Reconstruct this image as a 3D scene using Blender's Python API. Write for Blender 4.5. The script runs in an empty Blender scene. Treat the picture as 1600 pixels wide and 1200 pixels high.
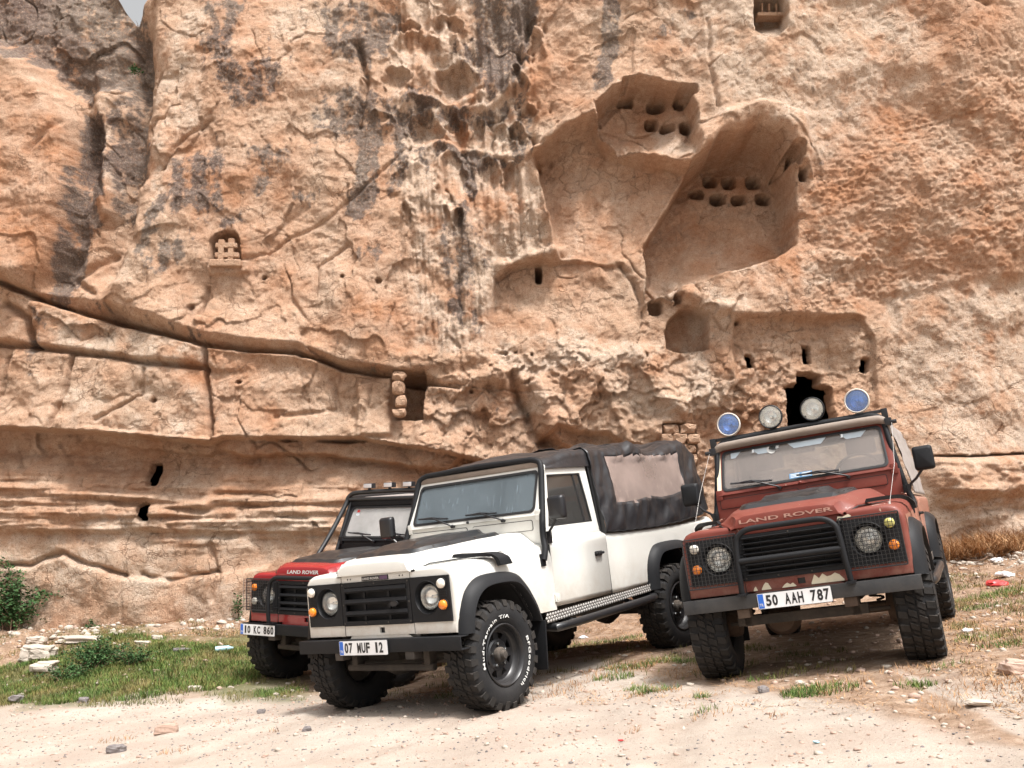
import bpy, bmesh, math, random
import numpy as np
from mathutils import Vector, Matrix
random.seed(7); rng = np.random.default_rng(7)
R_ = math.radians
scene = bpy.context.scene
COL = scene.collection

# ------------------------------------------------------------------ camera
CAM_Z, PITCH, FPX = 1.5, R_(8.0), 1608.3
cd = bpy.data.cameras.new('camera'); cam = bpy.data.objects.new('camera', cd); COL.objects.link(cam)
cd.sensor_width = 36.0; cd.lens = FPX / 1600 * 36.0; cd.clip_start = 0.1; cd.clip_end = 3000
cam.location = (0, 0, CAM_Z); cam.rotation_euler = (math.pi / 2 + PITCH, 0, 0)
scene.camera = cam
# ------------------------------------------------------------------ sky and sun (thin overcast, high sun behind the camera)
SUN_EL, SUN_AZ = R_(66), R_(145)      # azimuth clockwise from +Y
w = bpy.data.worlds.new('World'); scene.world = w; w.use_nodes = True
nt = w.node_tree; nt.nodes.clear()
sky = nt.nodes.new('ShaderNodeTexSky'); sky.sky_type = 'NISHITA'; sky.sun_disc = False
sky.sun_elevation = SUN_EL; sky.sun_rotation = SUN_AZ; sky.air_density = 1.0; sky.dust_density = 8.0; sky.ozone_density = 1.0
hs = nt.nodes.new('ShaderNodeHueSaturation'); hs.inputs['Saturation'].default_value = 0.05; hs.inputs['Value'].default_value = 1.0
bg = nt.nodes.new('ShaderNodeBackground'); bg.inputs['Strength'].default_value = 0.14
wo = nt.nodes.new('ShaderNodeOutputWorld')
nt.links.new(sky.outputs[0], hs.inputs['Color']); nt.links.new(hs.outputs[0], bg.inputs['Color']); nt.links.new(bg.outputs[0], wo.inputs[0])
sd = bpy.data.lights.new('sun', 'SUN'); sun = bpy.data.objects.new('sun', sd); COL.objects.link(sun)
sd.energy = 2.9; sd.angle = R_(7); sd.color = (1.0, 0.955, 0.91)
sun_dir = Vector((math.sin(SUN_AZ) * math.cos(SUN_EL), math.cos(SUN_AZ) * math.cos(SUN_EL), math.sin(SUN_EL)))
sun.rotation_euler = sun_dir.to_track_quat('Z', 'Y').to_euler(); sun.location = (0, 0, 40)
scene.view_settings.view_transform = 'Standard'; scene.view_settings.look = 'None'
scene.view_settings.exposure = 0.74; scene.view_settings.gamma = 1.0
scene.view_settings.use_curve_mapping = False

# ------------------------------------------------------------------ helpers
def ray(px, py):
    x = (px - 800) / FPX; y = (py - 600) / FPX; c, s = math.cos(PITCH), math.sin(PITCH)
    return (x, c + y * s, s - y * c)
def at(px, py, Y=15.4):
    """world (x, z) of a photo point known to stand at depth Y"""
    d = ray(px, py); t = Y / d[1]
    return (d[0] * t, CAM_Z + d[2] * t)
def uvs(pts, Y=15.4): return np.array([at(px, py, Y) for px, py in pts])

_perm = {}
def pnoise(x, y, seed=0):
    if seed not in _perm:
        r = np.random.default_rng(1000 + seed); p = r.permutation(256); a = r.random(256) * 2 * np.pi
        _perm[seed] = (np.concatenate([p, p]), np.cos(a), np.sin(a))
    p, gx, gy = _perm[seed]
    xi = np.floor(x).astype(np.int64); yi = np.floor(y).astype(np.int64); xf = x - xi; yf = y - yi
    xi &= 255; yi &= 255
    u = xf * xf * xf * (xf * (xf * 6 - 15) + 10); v = yf * yf * yf * (yf * (yf * 6 - 15) + 10)
    def g(i, j, fx, fy):
        h = p[p[(xi + i) & 255] + ((yi + j) & 255)]
        return gx[h] * fx + gy[h] * fy
    a = g(0, 0, xf, yf); b = g(1, 0, xf - 1, yf); c = g(0, 1, xf, yf - 1); d = g(1, 1, xf - 1, yf - 1)
    return (a + u * (b - a)) * (1 - v) + (c + u * (d - c)) * v
def fbm(x, y, o=4, seed=0, gain=0.5, ridged=False):
    t = 0; amp = 1.0; fr = 1.0
    for k in range(o):
        n = pnoise(x * fr + 17.3 * k, y * fr + 9.1 * k, seed + k)
        t = t + amp * ((1 - 2.6 * np.abs(n)) if ridged else n * 1.5)
        amp *= gain; fr *= 2.03
    return t
def sstep(a, b, x):
    t = np.clip((x - a) / (b - a), 0, 1); return t * t * (3 - 2 * t)
def seg_dist(X, Y, pts, closed=False):
    P = np.asarray(pts, float); n = len(P); best = np.full(X.shape, 1e9)
    for i in range(n if closed else n - 1):
        a = P[i]; b = P[(i + 1) % n]; ab = b - a; L = ab @ ab + 1e-12
        t = np.clip(((X - a[0]) * ab[0] + (Y - a[1]) * ab[1]) / L, 0, 1)
        best = np.minimum(best, (X - a[0] - t * ab[0]) ** 2 + (Y - a[1] - t * ab[1]) ** 2)
    return np.sqrt(best)
def sdf(X, Y, pts):
    """signed distance to a polygon, positive inside"""
    P = np.asarray(pts, float); n = len(P); ins = np.zeros(X.shape, bool)
    for i in range(n):
        x0, y0 = P[i]; x1, y1 = P[(i + 1) % n]
        if y0 == y1: continue
        c = (Y > min(y0, y1)) & (Y <= max(y0, y1)) & (X < (Y - y0) * (x1 - x0) / (y1 - y0) + x0)
        ins ^= c
    d = seg_dist(X, Y, P, True)
    return np.where(ins, d, -d)

def new_mesh_np(name, verts, faces):
    """quad mesh from numpy arrays"""
    me = bpy.data.meshes.new(name); nv = len(verts); nf = len(faces); k = faces.shape[1]
    me.vertices.add(nv); me.vertices.foreach_set('co', np.asarray(verts, np.float32).ravel())
    me.loops.add(nf * k); me.loops.foreach_set('vertex_index', np.asarray(faces, np.int32).ravel())
    me.polygons.add(nf); me.polygons.foreach_set('loop_start', np.arange(0, nf * k, k, dtype=np.int32))
    me.polygons.foreach_set('loop_total', np.full(nf, k, np.int32))
    me.update(calc_edges=True); return me
def put(name, me, parent=None, mats=(), **props):
    o = bpy.data.objects.new(name, me); COL.objects.link(o)
    for m in mats: me.materials.append(m)
    if parent: o.parent = parent
    for k, v in props.items(): o[k] = v
    return o
def empty(name, loc=(0, 0, 0), mat=None, **props):
    o = bpy.data.objects.new(name, None); COL.objects.link(o); o.empty_display_size = .2
    if mat is not None: o.matrix_world = mat
    else: o.location = loc
    for k, v in props.items(): o[k] = v
    return o

# ------------------------------------------------------------------ materials
def nodes(name):
    m = bpy.data.materials.new(name); m.use_nodes = True; nt = m.node_tree; nt.nodes.clear()
    out = nt.nodes.new('ShaderNodeOutputMaterial'); b = nt.nodes.new('ShaderNodeBsdfPrincipled')
    nt.links.new(b.outputs[0], out.inputs[0]); return m, nt, b, out
def noise(nt, scale, detail=4, rough=.55, vec=None, dist=0):
    n = nt.nodes.new('ShaderNodeTexNoise'); n.inputs['Scale'].default_value = scale; n.inputs['Detail'].default_value = detail
    n.inputs['Roughness'].default_value = rough; n.inputs['Distortion'].default_value = dist
    if vec is not None: nt.links.new(vec, n.inputs['Vector'])
    return n.outputs['Fac']
def ramp(nt, fac, stops):
    r = nt.nodes.new('ShaderNodeValToRGB'); e = r.color_ramp.elements
    while len(e) < len(stops): e.new(0.5)
    for i, (p, c) in enumerate(stops):
        e[i].position = p; e[i].color = (*c, 1) if hasattr(c, '__len__') else (c, c, c, 1)
    nt.links.new(fac, r.inputs[0]); return r.outputs[0]
def mixc(nt, fac, a, b, mode='MIX'):
    m = nt.nodes.new('ShaderNodeMix'); m.data_type = 'RGBA'; m.blend_type = mode
    for s, v in ((m.inputs[0], fac), (m.inputs[6], a), (m.inputs[7], b)):
        if hasattr(v, 'is_output'): nt.links.new(v, s)
        elif hasattr(v, '__len__'): s.default_value = (*v, 1)
        else: s.default_value = v
    return m.outputs[2]
def math_(nt, op, a, b=None, c=None):
    m = nt.nodes.new('ShaderNodeMath'); m.operation = op
    for i, v in enumerate((a, b, c)):
        if v is None: continue
        if hasattr(v, 'is_output'): nt.links.new(v, m.inputs[i])
        else: m.inputs[i].default_value = v
    return m.outputs[0]
def bump(nt, b, h, strength=.3, dist=.01):
    n = nt.nodes.new('ShaderNodeBump'); n.inputs['Strength'].default_value = strength; n.inputs['Distance'].default_value = dist
    nt.links.new(h, n.inputs['Height']); nt.links.new(n.outputs[0], b.inputs['Normal'])
def attr(nt, name):
    a = nt.nodes.new('ShaderNodeAttribute'); a.attribute_name = name; return a
def objco(nt): return nt.nodes.new('ShaderNodeTexCoord').outputs['Object']
def simple(name, col, rough=.5, metal=0, var=.15, sc=6, dust=0.0, dustc=(.42, .33, .25), bmp=0.0, bsc=60, coat=0, mud=0, chips=None, chip_t=.68, spec=None):
    m, nt, b, out = nodes(name); co = objco(nt)
    n1 = noise(nt, sc, 5, .6, co)
    c = mixc(nt, n1, [v * (1 - var) for v in col], [min(1, v * (1 + var)) for v in col])
    rg = None
    if chips:
        k = ramp(nt, noise(nt, 13, 8, .75, co), [(chip_t, 0.0), (chip_t + .012, 1.0)])
        c = mixc(nt, k, c, chips)
    if dust:
        d = ramp(nt, noise(nt, 3.1, 6, .7, co), [(.35, 0.0), (.8, 1.0)])
        g = nt.nodes.new('ShaderNodeNewGeometry'); sep = nt.nodes.new('ShaderNodeSeparateXYZ'); nt.links.new(g.outputs['Normal'], sep.inputs[0])
        up = math_(nt, 'MAXIMUM', sep.outputs[2], 0.0)
        f = math_(nt, 'MULTIPLY', math_(nt, 'ADD', math_(nt, 'MULTIPLY', d, .8), math_(nt, 'MULTIPLY', up, .55)), dust)
        c = mixc(nt, f, c, dustc)
        rg = math_(nt, 'ADD', math_(nt, 'MULTIPLY', f, .6), rough)
    if mud:                                                # splashes thrown up over the lower body
        sp = nt.nodes.new('ShaderNodeSeparateXYZ'); nt.links.new(co, sp.inputs[0]); lo = math_(nt, 'MULTIPLY', math_(nt, 'SUBTRACT', 1.02, sp.outputs[2]), 2.1); lo.node.use_clamp = True
        sl = ramp(nt, noise(nt, 7, 8, .75, co), [(.36, .05), (.62, 1.0)]); c = mixc(nt, math_(nt, 'MULTIPLY', math_(nt, 'MULTIPLY', lo, sl), mud), c, dustc)
        fine = ramp(nt, noise(nt, 90, 3, .7, co), [(.64, 0.0), (.70, .5)]); c = mixc(nt, math_(nt, 'MULTIPLY', fine, mud), c, (.25, .19, .14))
    nt.links.new(c, b.inputs['Base Color'])
    if rg is not None: nt.links.new(rg, b.inputs['Roughness'])
    else: b.inputs['Roughness'].default_value = rough
    b.inputs['Metallic'].default_value = metal
    if coat: b.inputs['Coat Weight'].default_value = coat; b.inputs['Coat Roughness'].default_value = .12
    if spec is not None: b.inputs['Specular IOR Level'].default_value = spec
    if bmp: bump(nt, b, noise(nt, bsc, 4, .6, co), bmp, .01)
    return m
# ------------------------------------------------------------------ where the three cars stand (world matrices)
POSE = {
 'white': [[-0.6059, 0.7875, -0.1125, -0.6607], [-0.7923, -0.6101, -0.0033, 8.4861], [-0.0712, 0.0871, 0.9936, 0.0924], [0, 0, 0, 1]],
 'maroon': [[-0.4109, 0.9013, -0.1373, 2.3445], [-0.9114, -0.4097, 0.0385, 7.966], [-0.0215, 0.1409, 0.9898, 0.4714], [0, 0, 0, 1]],
 'red': [[-0.5837, 0.8117, -0.0212, -1.7786], [-0.8116, -0.584, -0.0146, 10.8522], [-0.0243, 0.0087, 0.9997, -0.0572], [0, 0, 0, 1]]}
AX_F, AX_R = 0.05, -2.74
CP = []
for k, M in POSE.items():
    M = np.array(M)
    for x in (AX_F, AX_R):
        for y in (-.76, .76): CP.append((M @ np.array([x, y, 0, 1]))[:3])
WALL = [(-9.0, 15.3), (-5, 15.3), (0, 15.5), (4, 14.9), (7, 14.6), (9.5, 14.6)]
def wall_y(x): return np.interp(x, [a for a, b in WALL], [b for a, b in WALL])
for px, py in ((-60, 985), (100, 975), (240, 968), (370, 962), (1500, 862), (1620, 850)):
    d = ray(px, py); Y = 15.2 if px < 700 else 14.4; t = Y / d[1]; CP.append(np.array((d[0] * t, Y, CAM_Z + d[2] * t)))
for px, py in ((30, 1040), (300, 1010)):
    d = ray(px, py); Y = 12.9; t = Y / d[1]; CP.append(np.array((d[0] * t, Y, CAM_Z + d[2] * t)))
def plane0(x, y): return 0.10 + 0.118 * (x + .66)
for x in (-9, -4.5, 0, 4.5, 9):
    for y in (1.0, 5.0): CP.append(np.array((x, y, float(plane0(x, y)))))
CP.append(np.array((-7.5, 10.0, plane0(-7.5, 0) + .05)))
CP.append(np.array((8.0, 9.0, plane0(8.0, 0) + .1)))
CP = np.array(CP); CP[:12, 2] += .016
def _phi(r): return r ** 2 * np.log(r + 1e-9)
_D = np.sqrt(((CP[:, None, :2] - CP[None, :, :2]) ** 2).sum(-1)); _n = len(CP)
_A = np.zeros((_n + 3, _n + 3)); _A[:_n, :_n] = _phi(_D) + np.eye(_n) * .002
_A[:_n, _n:] = np.c_[np.ones(_n), CP[:, :2]]; _A[_n:, :_n] = _A[:_n, _n:].T
_W = np.linalg.solve(_A, np.r_[CP[:, 2], 0, 0, 0])
RUTS = []
for k_, s_ in (('white', .745), ('white', -.745), ('maroon', .745), ('maroon', -.745)):
    M_ = np.array(POSE[k_]); p_ = (M_ @ np.array([.3, s_, 0, 1]))[:2]; f_ = M_[:2, 0] / np.linalg.norm(M_[:2, 0]); n_ = np.array([-f_[1], f_[0]])
    RUTS.append([p_ + f_ * t + n_ * .05 * t * t for t in np.linspace(-1.5, 6.5, 12)])
def rutdist(x, y): return np.minimum.reduce([seg_dist(x, y, R__) for R__ in RUTS])
def gh(x, y, detail=False):
    x = np.asarray(x, float); y = np.asarray(y, float)
    xc = np.clip(x, -10, 10); yc = np.clip(y, 1, 17)
    z = _W[_n] + _W[_n + 1] * xc + _W[_n + 2] * yc
    for i in range(_n):
        z = z + _W[i] * _phi(np.sqrt((xc - CP[i, 0]) ** 2 + (yc - CP[i, 1]) ** 2))
    if detail:
        z = z + .012 * fbm(x * 1.1, y * 1.1, 3, 40) + .006 * fbm(x * 6, y * 6, 3, 45) * sstep(30, 10, np.abs(x) + np.abs(y))
        rd = rutdist(x, y); z = z - .016 * np.exp(-(rd / .12) ** 2) * sstep(0, .1, rd + .2) + .008 * np.exp(-((rd - .2) / .06) ** 2)
        rub = sstep(11.5, 14, y) * sstep(-3.5, -5, x) + sstep(10.5, 12.5, y) * sstep(4, 5, x)
        z = z + .05 * rub * fbm(x * 2.3, y * 2.3, 4, 50)
    return z
def on_ground(px, py):
    d = ray(px, py); lo = 3.0
    for t in np.arange(3.0, 17.0, .02):
        if CAM_Z + d[2] * t <= float(gh(d[0] * t, d[1] * t)): return (d[0] * t, d[1] * t)
    return (d[0] * 15, d[1] * 15)

def spaced(fine0, fine1, step, far, grow=1.35):
    a = list(np.arange(fine0, fine1 + 1e-6, step)); s = step; x = a[-1]
    while x < far: s *= grow; x += s; a.append(x)
    s = step; x = a[0]; b = []
    while x > -far: s *= grow; x -= s; b.append(x)
    return np.array(b[::-1] + a)
gx = spaced(-8.5, 8.5, .03, 900); gy = spaced(5.2, 15.6, .03, 900)
GX, GY = np.meshgrid(gx, gy); GZ = gh(GX, GY, True)
nx, ny = len(gx), len(gy)
idx = np.arange(nx * ny).reshape(ny, nx)
F = np.stack([idx[:-1, :-1], idx[:-1, 1:], idx[1:, 1:], idx[1:, :-1]], -1).reshape(-1, 4)
gme = new_mesh_np('ground', np.stack([GX, GY, GZ], -1).reshape(-1, 3), F)
gme.polygons.foreach_set('use_smooth', np.ones(len(F), bool))
def gpoly(pts): return np.array([on_ground(*p) for p in pts])
# soil (1) against pale dirt (0)
soil_line = gpoly([(-40, 1108), (100, 1100), (200, 1088), (400, 1078), (520, 1092), (700, 1085), (850, 1045), (930, 1030), (1040, 1065), (1140, 1075), (1250, 1095), (1400, 1050), (1500, 1075), (1560, 1130), (1640, 1180)])
sl = soil_line[np.argsort(soil_line[:, 0])]
edge = np.interp(GX, sl[:, 0], sl[:, 1])
s_ = GY - edge + .35 * fbm(GX * 1.5, GY * 1.5, 4, 60)
SOIL = sstep(-.25, .45, s_)
G1 = gpoly([(-60, 1045), (60, 1035), (140, 985), (200, 980), (300, 1000), (400, 985), (430, 1040), (470, 1095), (400, 1095), (300, 1075), (180, 1098), (-60, 1108)])
GREEN = sstep(-.35, .3, sdf(GX, GY, G1) + .25 * fbm(GX * 2, GY * 2, 3, 66))
def vattr(me, name, arr):
    a = me.attributes.new(name, 'FLOAT', 'POINT'); a.data.foreach_set('value', np.asarray(arr, np.float32).ravel())
vattr(gme, 'soil', SOIL); vattr(gme, 'green', GREEN); vattr(gme, 'rut', np.exp(-(rutdist(GX, GY) / .15) ** 2))
m, nt, b, out = nodes('dirt_ground'); co = objco(nt)
n1 = noise(nt, 1.3, 8, .65, co); n2 = noise(nt, 22, 6, .7, co); n3 = noise(nt, 140, 3, .6, co)
pale = ramp(nt, n1, [(.3, (.36, .30, .25)), (.55, (.46, .395, .335)), (.75, (.53, .465, .405))])
speck = ramp(nt, n2, [(.60, 0.0), (.70, 1.0)])
pale = mixc(nt, math_(nt, 'MULTIPLY', speck, .55), pale, (.36, .26, .185))
soil = ramp(nt, noise(nt, 7, 7, .75, co), [(.3, (.15, .095, .06)), (.5, (.30, .20, .135)), (.66, (.43, .325, .245)), (.8, (.52, .43, .35))])
grs = ramp(nt, noise(nt, 12, 6, .7, co), [(.35, (.05, .07, .02)), (.6, (.12, .13, .04)), (.8, (.30, .22, .12))])
mp = nt.nodes.new('ShaderNodeMapping'); mp.inputs['Scale'].default_value = (.45, 1.6, 1); mp.inputs['Rotation'].default_value = (0, 0, .25); nt.links.new(co, mp.inputs[0])
trk = ramp(nt, noise(nt, 1.1, 6, .6, mp.outputs[0]), [(.42, 0.0), (.62, .45)]); pale = mixc(nt, trk, pale, (.36, .275, .22))
pale = mixc(nt, math_(nt, 'MULTIPLY', math_(nt, 'MULTIPLY', attr(nt, 'rut').outputs['Fac'], ramp(nt, noise(nt, 4, 6, .7, co), [(.4, .0), (.6, 1.0)])), .55), pale, (.33, .255, .20))
c = mixc(nt, attr(nt, 'soil').outputs['Fac'], pale, soil)
c = mixc(nt, math_(nt, 'MULTIPLY', attr(nt, 'green').outputs['Fac'], .8), c, grs)
c = mixc(nt, math_(nt, 'MULTIPLY', ramp(nt, n3, [(.3, 1.0), (.5, 0.0)]), .45), c, (.20, .145, .11))
nt.links.new(c, b.inputs['Base Color']); b.inputs['Roughness'].default_value = .95; b.inputs['Specular IOR Level'].default_value = .2
hh = math_(nt, 'ADD', math_(nt, 'MULTIPLY', n2, .7), math_(nt, 'MULTIPLY', n3, .4))
bump(nt, b, hh, .8, .035)
put('ground', gme, mats=[m], kind='structure')
# ------------------------------------------------------------------ the tuff cliff: one carved relief, all features in metres on the wall
ux = spaced(-9.2, 10.2, .0172, 22, 1.5); NV = 0
vfine = np.concatenate([np.arange(-.9, 10.3, .0178), [10.6, 11.0, 11.8, 13.0]])
nu, nv = len(ux), len(vfine)
U, V0 = np.meshgrid(ux, vfine)
# the skyline: a V notch at the head of the gully
un, vn = at(215, 40, 16.0)
ztop = vn + np.clip(np.abs(ux - un + .02) - .02, 0, 9) * np.where(ux < un, 1.55, 1.6)
ztop = np.minimum(ztop, 13.0) + .05 * fbm(ux * 3, ux * 0, 3, 3)
vmax = vfine[-1]
V = np.minimum(V0, ztop[None, :])
over = np.maximum(V0 - ztop[None, :], 0)          # what is above the skyline runs back as the cliff top
x, v = U, V
nz = lambda f, o=4, s=0, **k: fbm(x * f, v * f, o, s, **k)
wx = x + .10 * nz(1.7, 3, 5); wv = v + .10 * nz(1.7, 3, 9)       # ragged outlines
wx2 = wx + .03 * nz(7, 3, 12); wv2 = wv + .03 * nz(7, 3, 15)
def poly(pts, w=.1, Y=15.4, rag=1, inner=0):
    P = uvs(pts, Y); X_, V_ = ((x, v), (.65 * x + .35 * wx2, .65 * v + .35 * wv2), (wx2, wv2))[rag]
    lo = P.min(0) - .6 - w; hi = P.max(0) + .6 + w
    M = (X_ > lo[0]) & (X_ < hi[0]) & (V_ > lo[1]) & (V_ < hi[1]); o = np.zeros(x.shape)
    if M.any(): o[M] = sstep(-w / 2 + inner, w / 2 + inner, sdf(X_[M], V_[M], P))
    return o
def line(pts, w, Y=15.4, rag=1):
    P = uvs(pts, Y); X_, V_ = ((x, v), (.7 * x + .3 * wx2, .7 * v + .3 * wv2), (wx2, wv2))[rag]
    lo = P.min(0) - 4 * w - .2; hi = P.max(0) + 4 * w + .2
    M = (X_ > lo[0]) & (X_ < hi[0]) & (V_ > lo[1]) & (V_ < hi[1]); o = np.zeros(x.shape)
    if M.any(): o[M] = np.exp(-(seg_dist(X_[M], V_[M], P) / w) ** 2)
    return o
def curve(pts, Y=15.4):
    P = uvs(pts, Y); P = P[np.argsort(P[:, 0])]; return np.interp(x + .04 * nz(4, 3, 21), P[:, 0], P[:, 1])
def PX(px, Y=15.4): return at(px, 600, Y)[0]
d = np.zeros(x.shape)
def facets(fx, fy, seed, slope=.5, wob=.25):
    '''broken rock: every cell of a jittered lattice is a tilted plane'''
    X_ = x * fx + wob * nz(1.3 * fx, 3, seed); Y_ = v * fy + wob * nz(1.3 * fy, 3, seed + 7)
    r = np.random.default_rng(seed); T_ = r.random((5, 64, 64)); xi = np.floor(X_).astype(int); yi = np.floor(Y_).astype(int); best = np.full(x.shape, 9.0); out = np.zeros(x.shape)
    for i in (-1, 0, 1):
        for j in (-1, 0, 1):
            a, b_ = (xi + i) % 64, (yi + j) % 64; cx = xi + i + T_[0, a, b_]; cy = yi + j + T_[1, a, b_]; dd = (X_ - cx) ** 2 + (Y_ - cy) ** 2
            m_ = dd < best; h_ = T_[2, a, b_] - .5 + slope * ((T_[3, a, b_] - .5) * (X_ - cx) + (T_[4, a, b_] - .65) * (Y_ - cy)) * 2; out = np.where(m_, h_, out); best = np.where(m_, dd, best)
    return out
# ---- broad relief
d += .22 * nz(.35, 2, 30) + .10 * nz(1.1, 3, 33)
# rough regions
smooth_r = sstep(PX(1080), PX(1180), x)                          # dressed wall at the right
rough = .014 * nz(3.2, 6, 36, gain=.66) + .018 * np.maximum(nz(2.2, 5, 44, ridged=True) - .1, 0)
low = sstep(at(800, 790)[1], at(800, 850)[1] - .15, v)           # smooth band low on the left
lowleft = low * sstep(PX(700), PX(560), x)
d += rough * (1 - .55 * smooth_r) * (1 - .75 * lowleft)
d += (.09 * facets(1.1, .9, 501) + .022 * facets(3.3, 3.8, 511) + .010 * facets(9, 10, 521, .9)) * (1 - .7 * smooth_r) * (1 - .9 * lowleft)
# long hairline fractures
for f_, sd_, w_, k_ in ((.45, 600, .010, .07), (.8, 610, .012, .045)):
    n_ = fbm(x * f_ + .12 * nz(1.5, 2, sd_ + 5), v * f_ * .55 + .3 * x, 2, sd_); mk = sstep(.05, .35, pnoise(x * .7 + 9, v * .7, sd_ + 9)); d -= k_ * np.exp(-(n_ / w_) ** 2) * mk * (1 - smooth_r) * (1 - lowleft)
# ---- A: big bulge at the far left, B: main mass
A = poly([(-200, 60), (0, 60), (60, 110), (110, 185), (122, 300), (112, 385), (85, 430), (45, 452), (-200, 420)], .45)
d += .50 * A
gs = poly([(-300, -300), (190, -300), (205, 0), (216, 50), (215, 135), (165, 118), (120, 140), (60, 100), (-300, 0)], .35)
d += -.25 * gs + .05 * gs * nz(3, 4, 70)
gully = line([(212, 40), (216, 150), (205, 260), (175, 420)], .22); d -= .38 * gully
d -= .30 * line([(140, 190), (125, 300), (112, 400), (95, 440)], .16)
d += .16 * line([(135, 95), (150, 160), (160, 250), (165, 330)], .10)
B = poly([(222, 60), (260, -300), (560, -300), (700, 200), (760, 420), (760, 560), (620, 590), (330, 545), (230, 512), (170, 480), (215, 380)], .25)
d += .22 * B
d -= .10 * poly([(230, 190), (245, 180), (232, 300), (216, 290)], .08)
# cracks on the main mass
for pts, w_, k in [([(640, 225), (560, 300), (520, 340), (450, 375), (420, 400), (385, 412)], .028, .06), ([(330, 190), (275, 235), (262, 270)], .03, .09),
                   ([(245, 105), (235, 140)], .03, .1), ([(545, 385), (500, 420), (495, 470)], .03, .08), ([(330, 455), (325, 500)], .03, .1),
                   ([(170, 395), (120, 440), (150, 460)], .05, .12), ([(555, 60), (570, 110), (560, 190)], .05, .18), ([(100, 200), (60, 250)], .04, .08)]:
    d -= k * line(pts, w_)
L = line([(600, 250), (520, 330), (455, 368)], .13); d += .03 * L
# ---- diagonal bedding crack with overhang above and ledge below
c1 = curve([(-400, 425), (0, 442), (60, 468), (150, 496), (230, 518), (330, 545), (400, 553), (470, 556), (540, 578), (610, 588), (660, 598), (760, 610), (900, 620)])
s1 = v - c1; wl = sstep(PX(760), PX(640), x)
und = .08 + .10 * np.clip(pnoise(x * .9, x * 0 + 3.3, 4) + .5, 0, 1) + .10 * sstep(PX(500), PX(300), x) * sstep(PX(40), PX(150), x)
ov = np.where(s1 > und, 1.0, np.clip(s1 / und, 0, 1) ** .8)
d += wl * (.33 * ov * np.exp(-np.clip(s1 - und, 0, 9) / 1.6)) * (s1 > 0)
d += wl * np.where(s1 <= 0, .30 * sstep(0, .07, -s1) - .08, 0)
d -= .14 * np.exp(-(s1 / .03) ** 2) * wl * sstep(.0, .5, pnoise(x * .8 + 5, x * 0 + 1, 6) + .45)
# second seam in the block layer
c1b = curve([(-300, 535), (0, 540), (60, 545), (120, 553), (190, 562), (240, 573), (330, 580), (345, 590)])
d -= .16 * np.exp(-((v - c1b) / .035) ** 2) * sstep(PX(350), PX(320), x)
d += .10 * sstep(0, .1, v - c1b) * sstep(PX(420), PX(330), x) * (s1 < 0)
d -= .22 * line([(20, 480), (50, 500), (60, 545)], .06)
for pts, w_, k in [([(120, 555), (112, 610), (95, 668)], .035, .16), ([(330, 548), (335, 600), (342, 640), (345, 690)], .035, .2), ([(585, 600), (575, 640), (565, 680)], .02, .06),
                   ([(240, 580), (235, 620), (165, 660)], .03, .08), ([(20, 560), (10, 620), (0, 640)], .03, .1), ([(520, 595), (530, 640), (490, 650), (440, 655)], .04, .08)]:
    d -= k * line(pts, w_)
# ---- C2: bottom of the block layer, deep shade band below it, thin beds, smooth foot
c2 = curve([(-400, 655), (0, 668), (100, 673), (200, 681), (340, 694), (362, 686), (480, 686), (560, 684), (600, 690), (700, 706), (800, 726), (950, 748), (1100, 760), (1300, 770)])
s2 = c2 - v                                                     # positive below
wl2 = sstep(PX(980), PX(760), x)
rec = np.interp(s2, [0, .04, .35, .62, .80, .9, 1.0, 1.08, 1.3, 1.5, 3], [.24, -.34, -.36, -.16, -.10, .10, -.02, .12, .10, .02, .05])
blk = .24 * np.exp(-np.clip(-s2, 0, 9) / .9)
d += wl2 * np.where(s2 > 0, rec, blk * (s1 < .02))
slab = poly([(350, 690), (600, 690), (720, 712), (700, 735), (640, 728), (520, 712), (440, 712), (390, 720), (352, 706)], .05); d += .28 * slab
slab2 = poly([(150, 672), (350, 690), (352, 706), (330, 712), (240, 704), (120, 690)], .05); d += .18 * slab2
bed = np.clip(pnoise(x * .32 + 3, (v + .04 * nz(.5, 2, 81)) * 6.2, 80) * 5, -1, 1)
bedzone = wl2 * sstep(.62, .8, s2) * sstep(1.75, 1.35, s2)
d += .038 * bed * bedzone * (1 + .8 * nz(1.1, 3, 83)) + .05 * bedzone * fbm(x * .9, v * 9, 4, 87)
d += .02 * sstep(.1, .3, s2) * sstep(1.6, 1.3, s2) * wl2 * fbm(x * .6, v * 14, 3, 90)
d -= .12 * line([(-40, 885), (60, 884), (80, 872), (110, 864), (150, 880), (215, 896)], .035) + .09 * line([(240, 893), (285, 905), (330, 893), (350, 890)], .03)
d += .10 * poly([(-100, 890), (60, 888), (112, 868), (215, 900), (350, 895), (430, 880), (430, 1000), (-100, 1000)], .08)
d -= .07 * line([(340, 848), (345, 870), (358, 900), (350, 935)], .035)
d -= .02 * line([(211, 880), (211, 970)], .02, rag=0)
d += .05 * sstep(at(0, 850)[1], at(0, 800)[1], v) * 0
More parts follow.
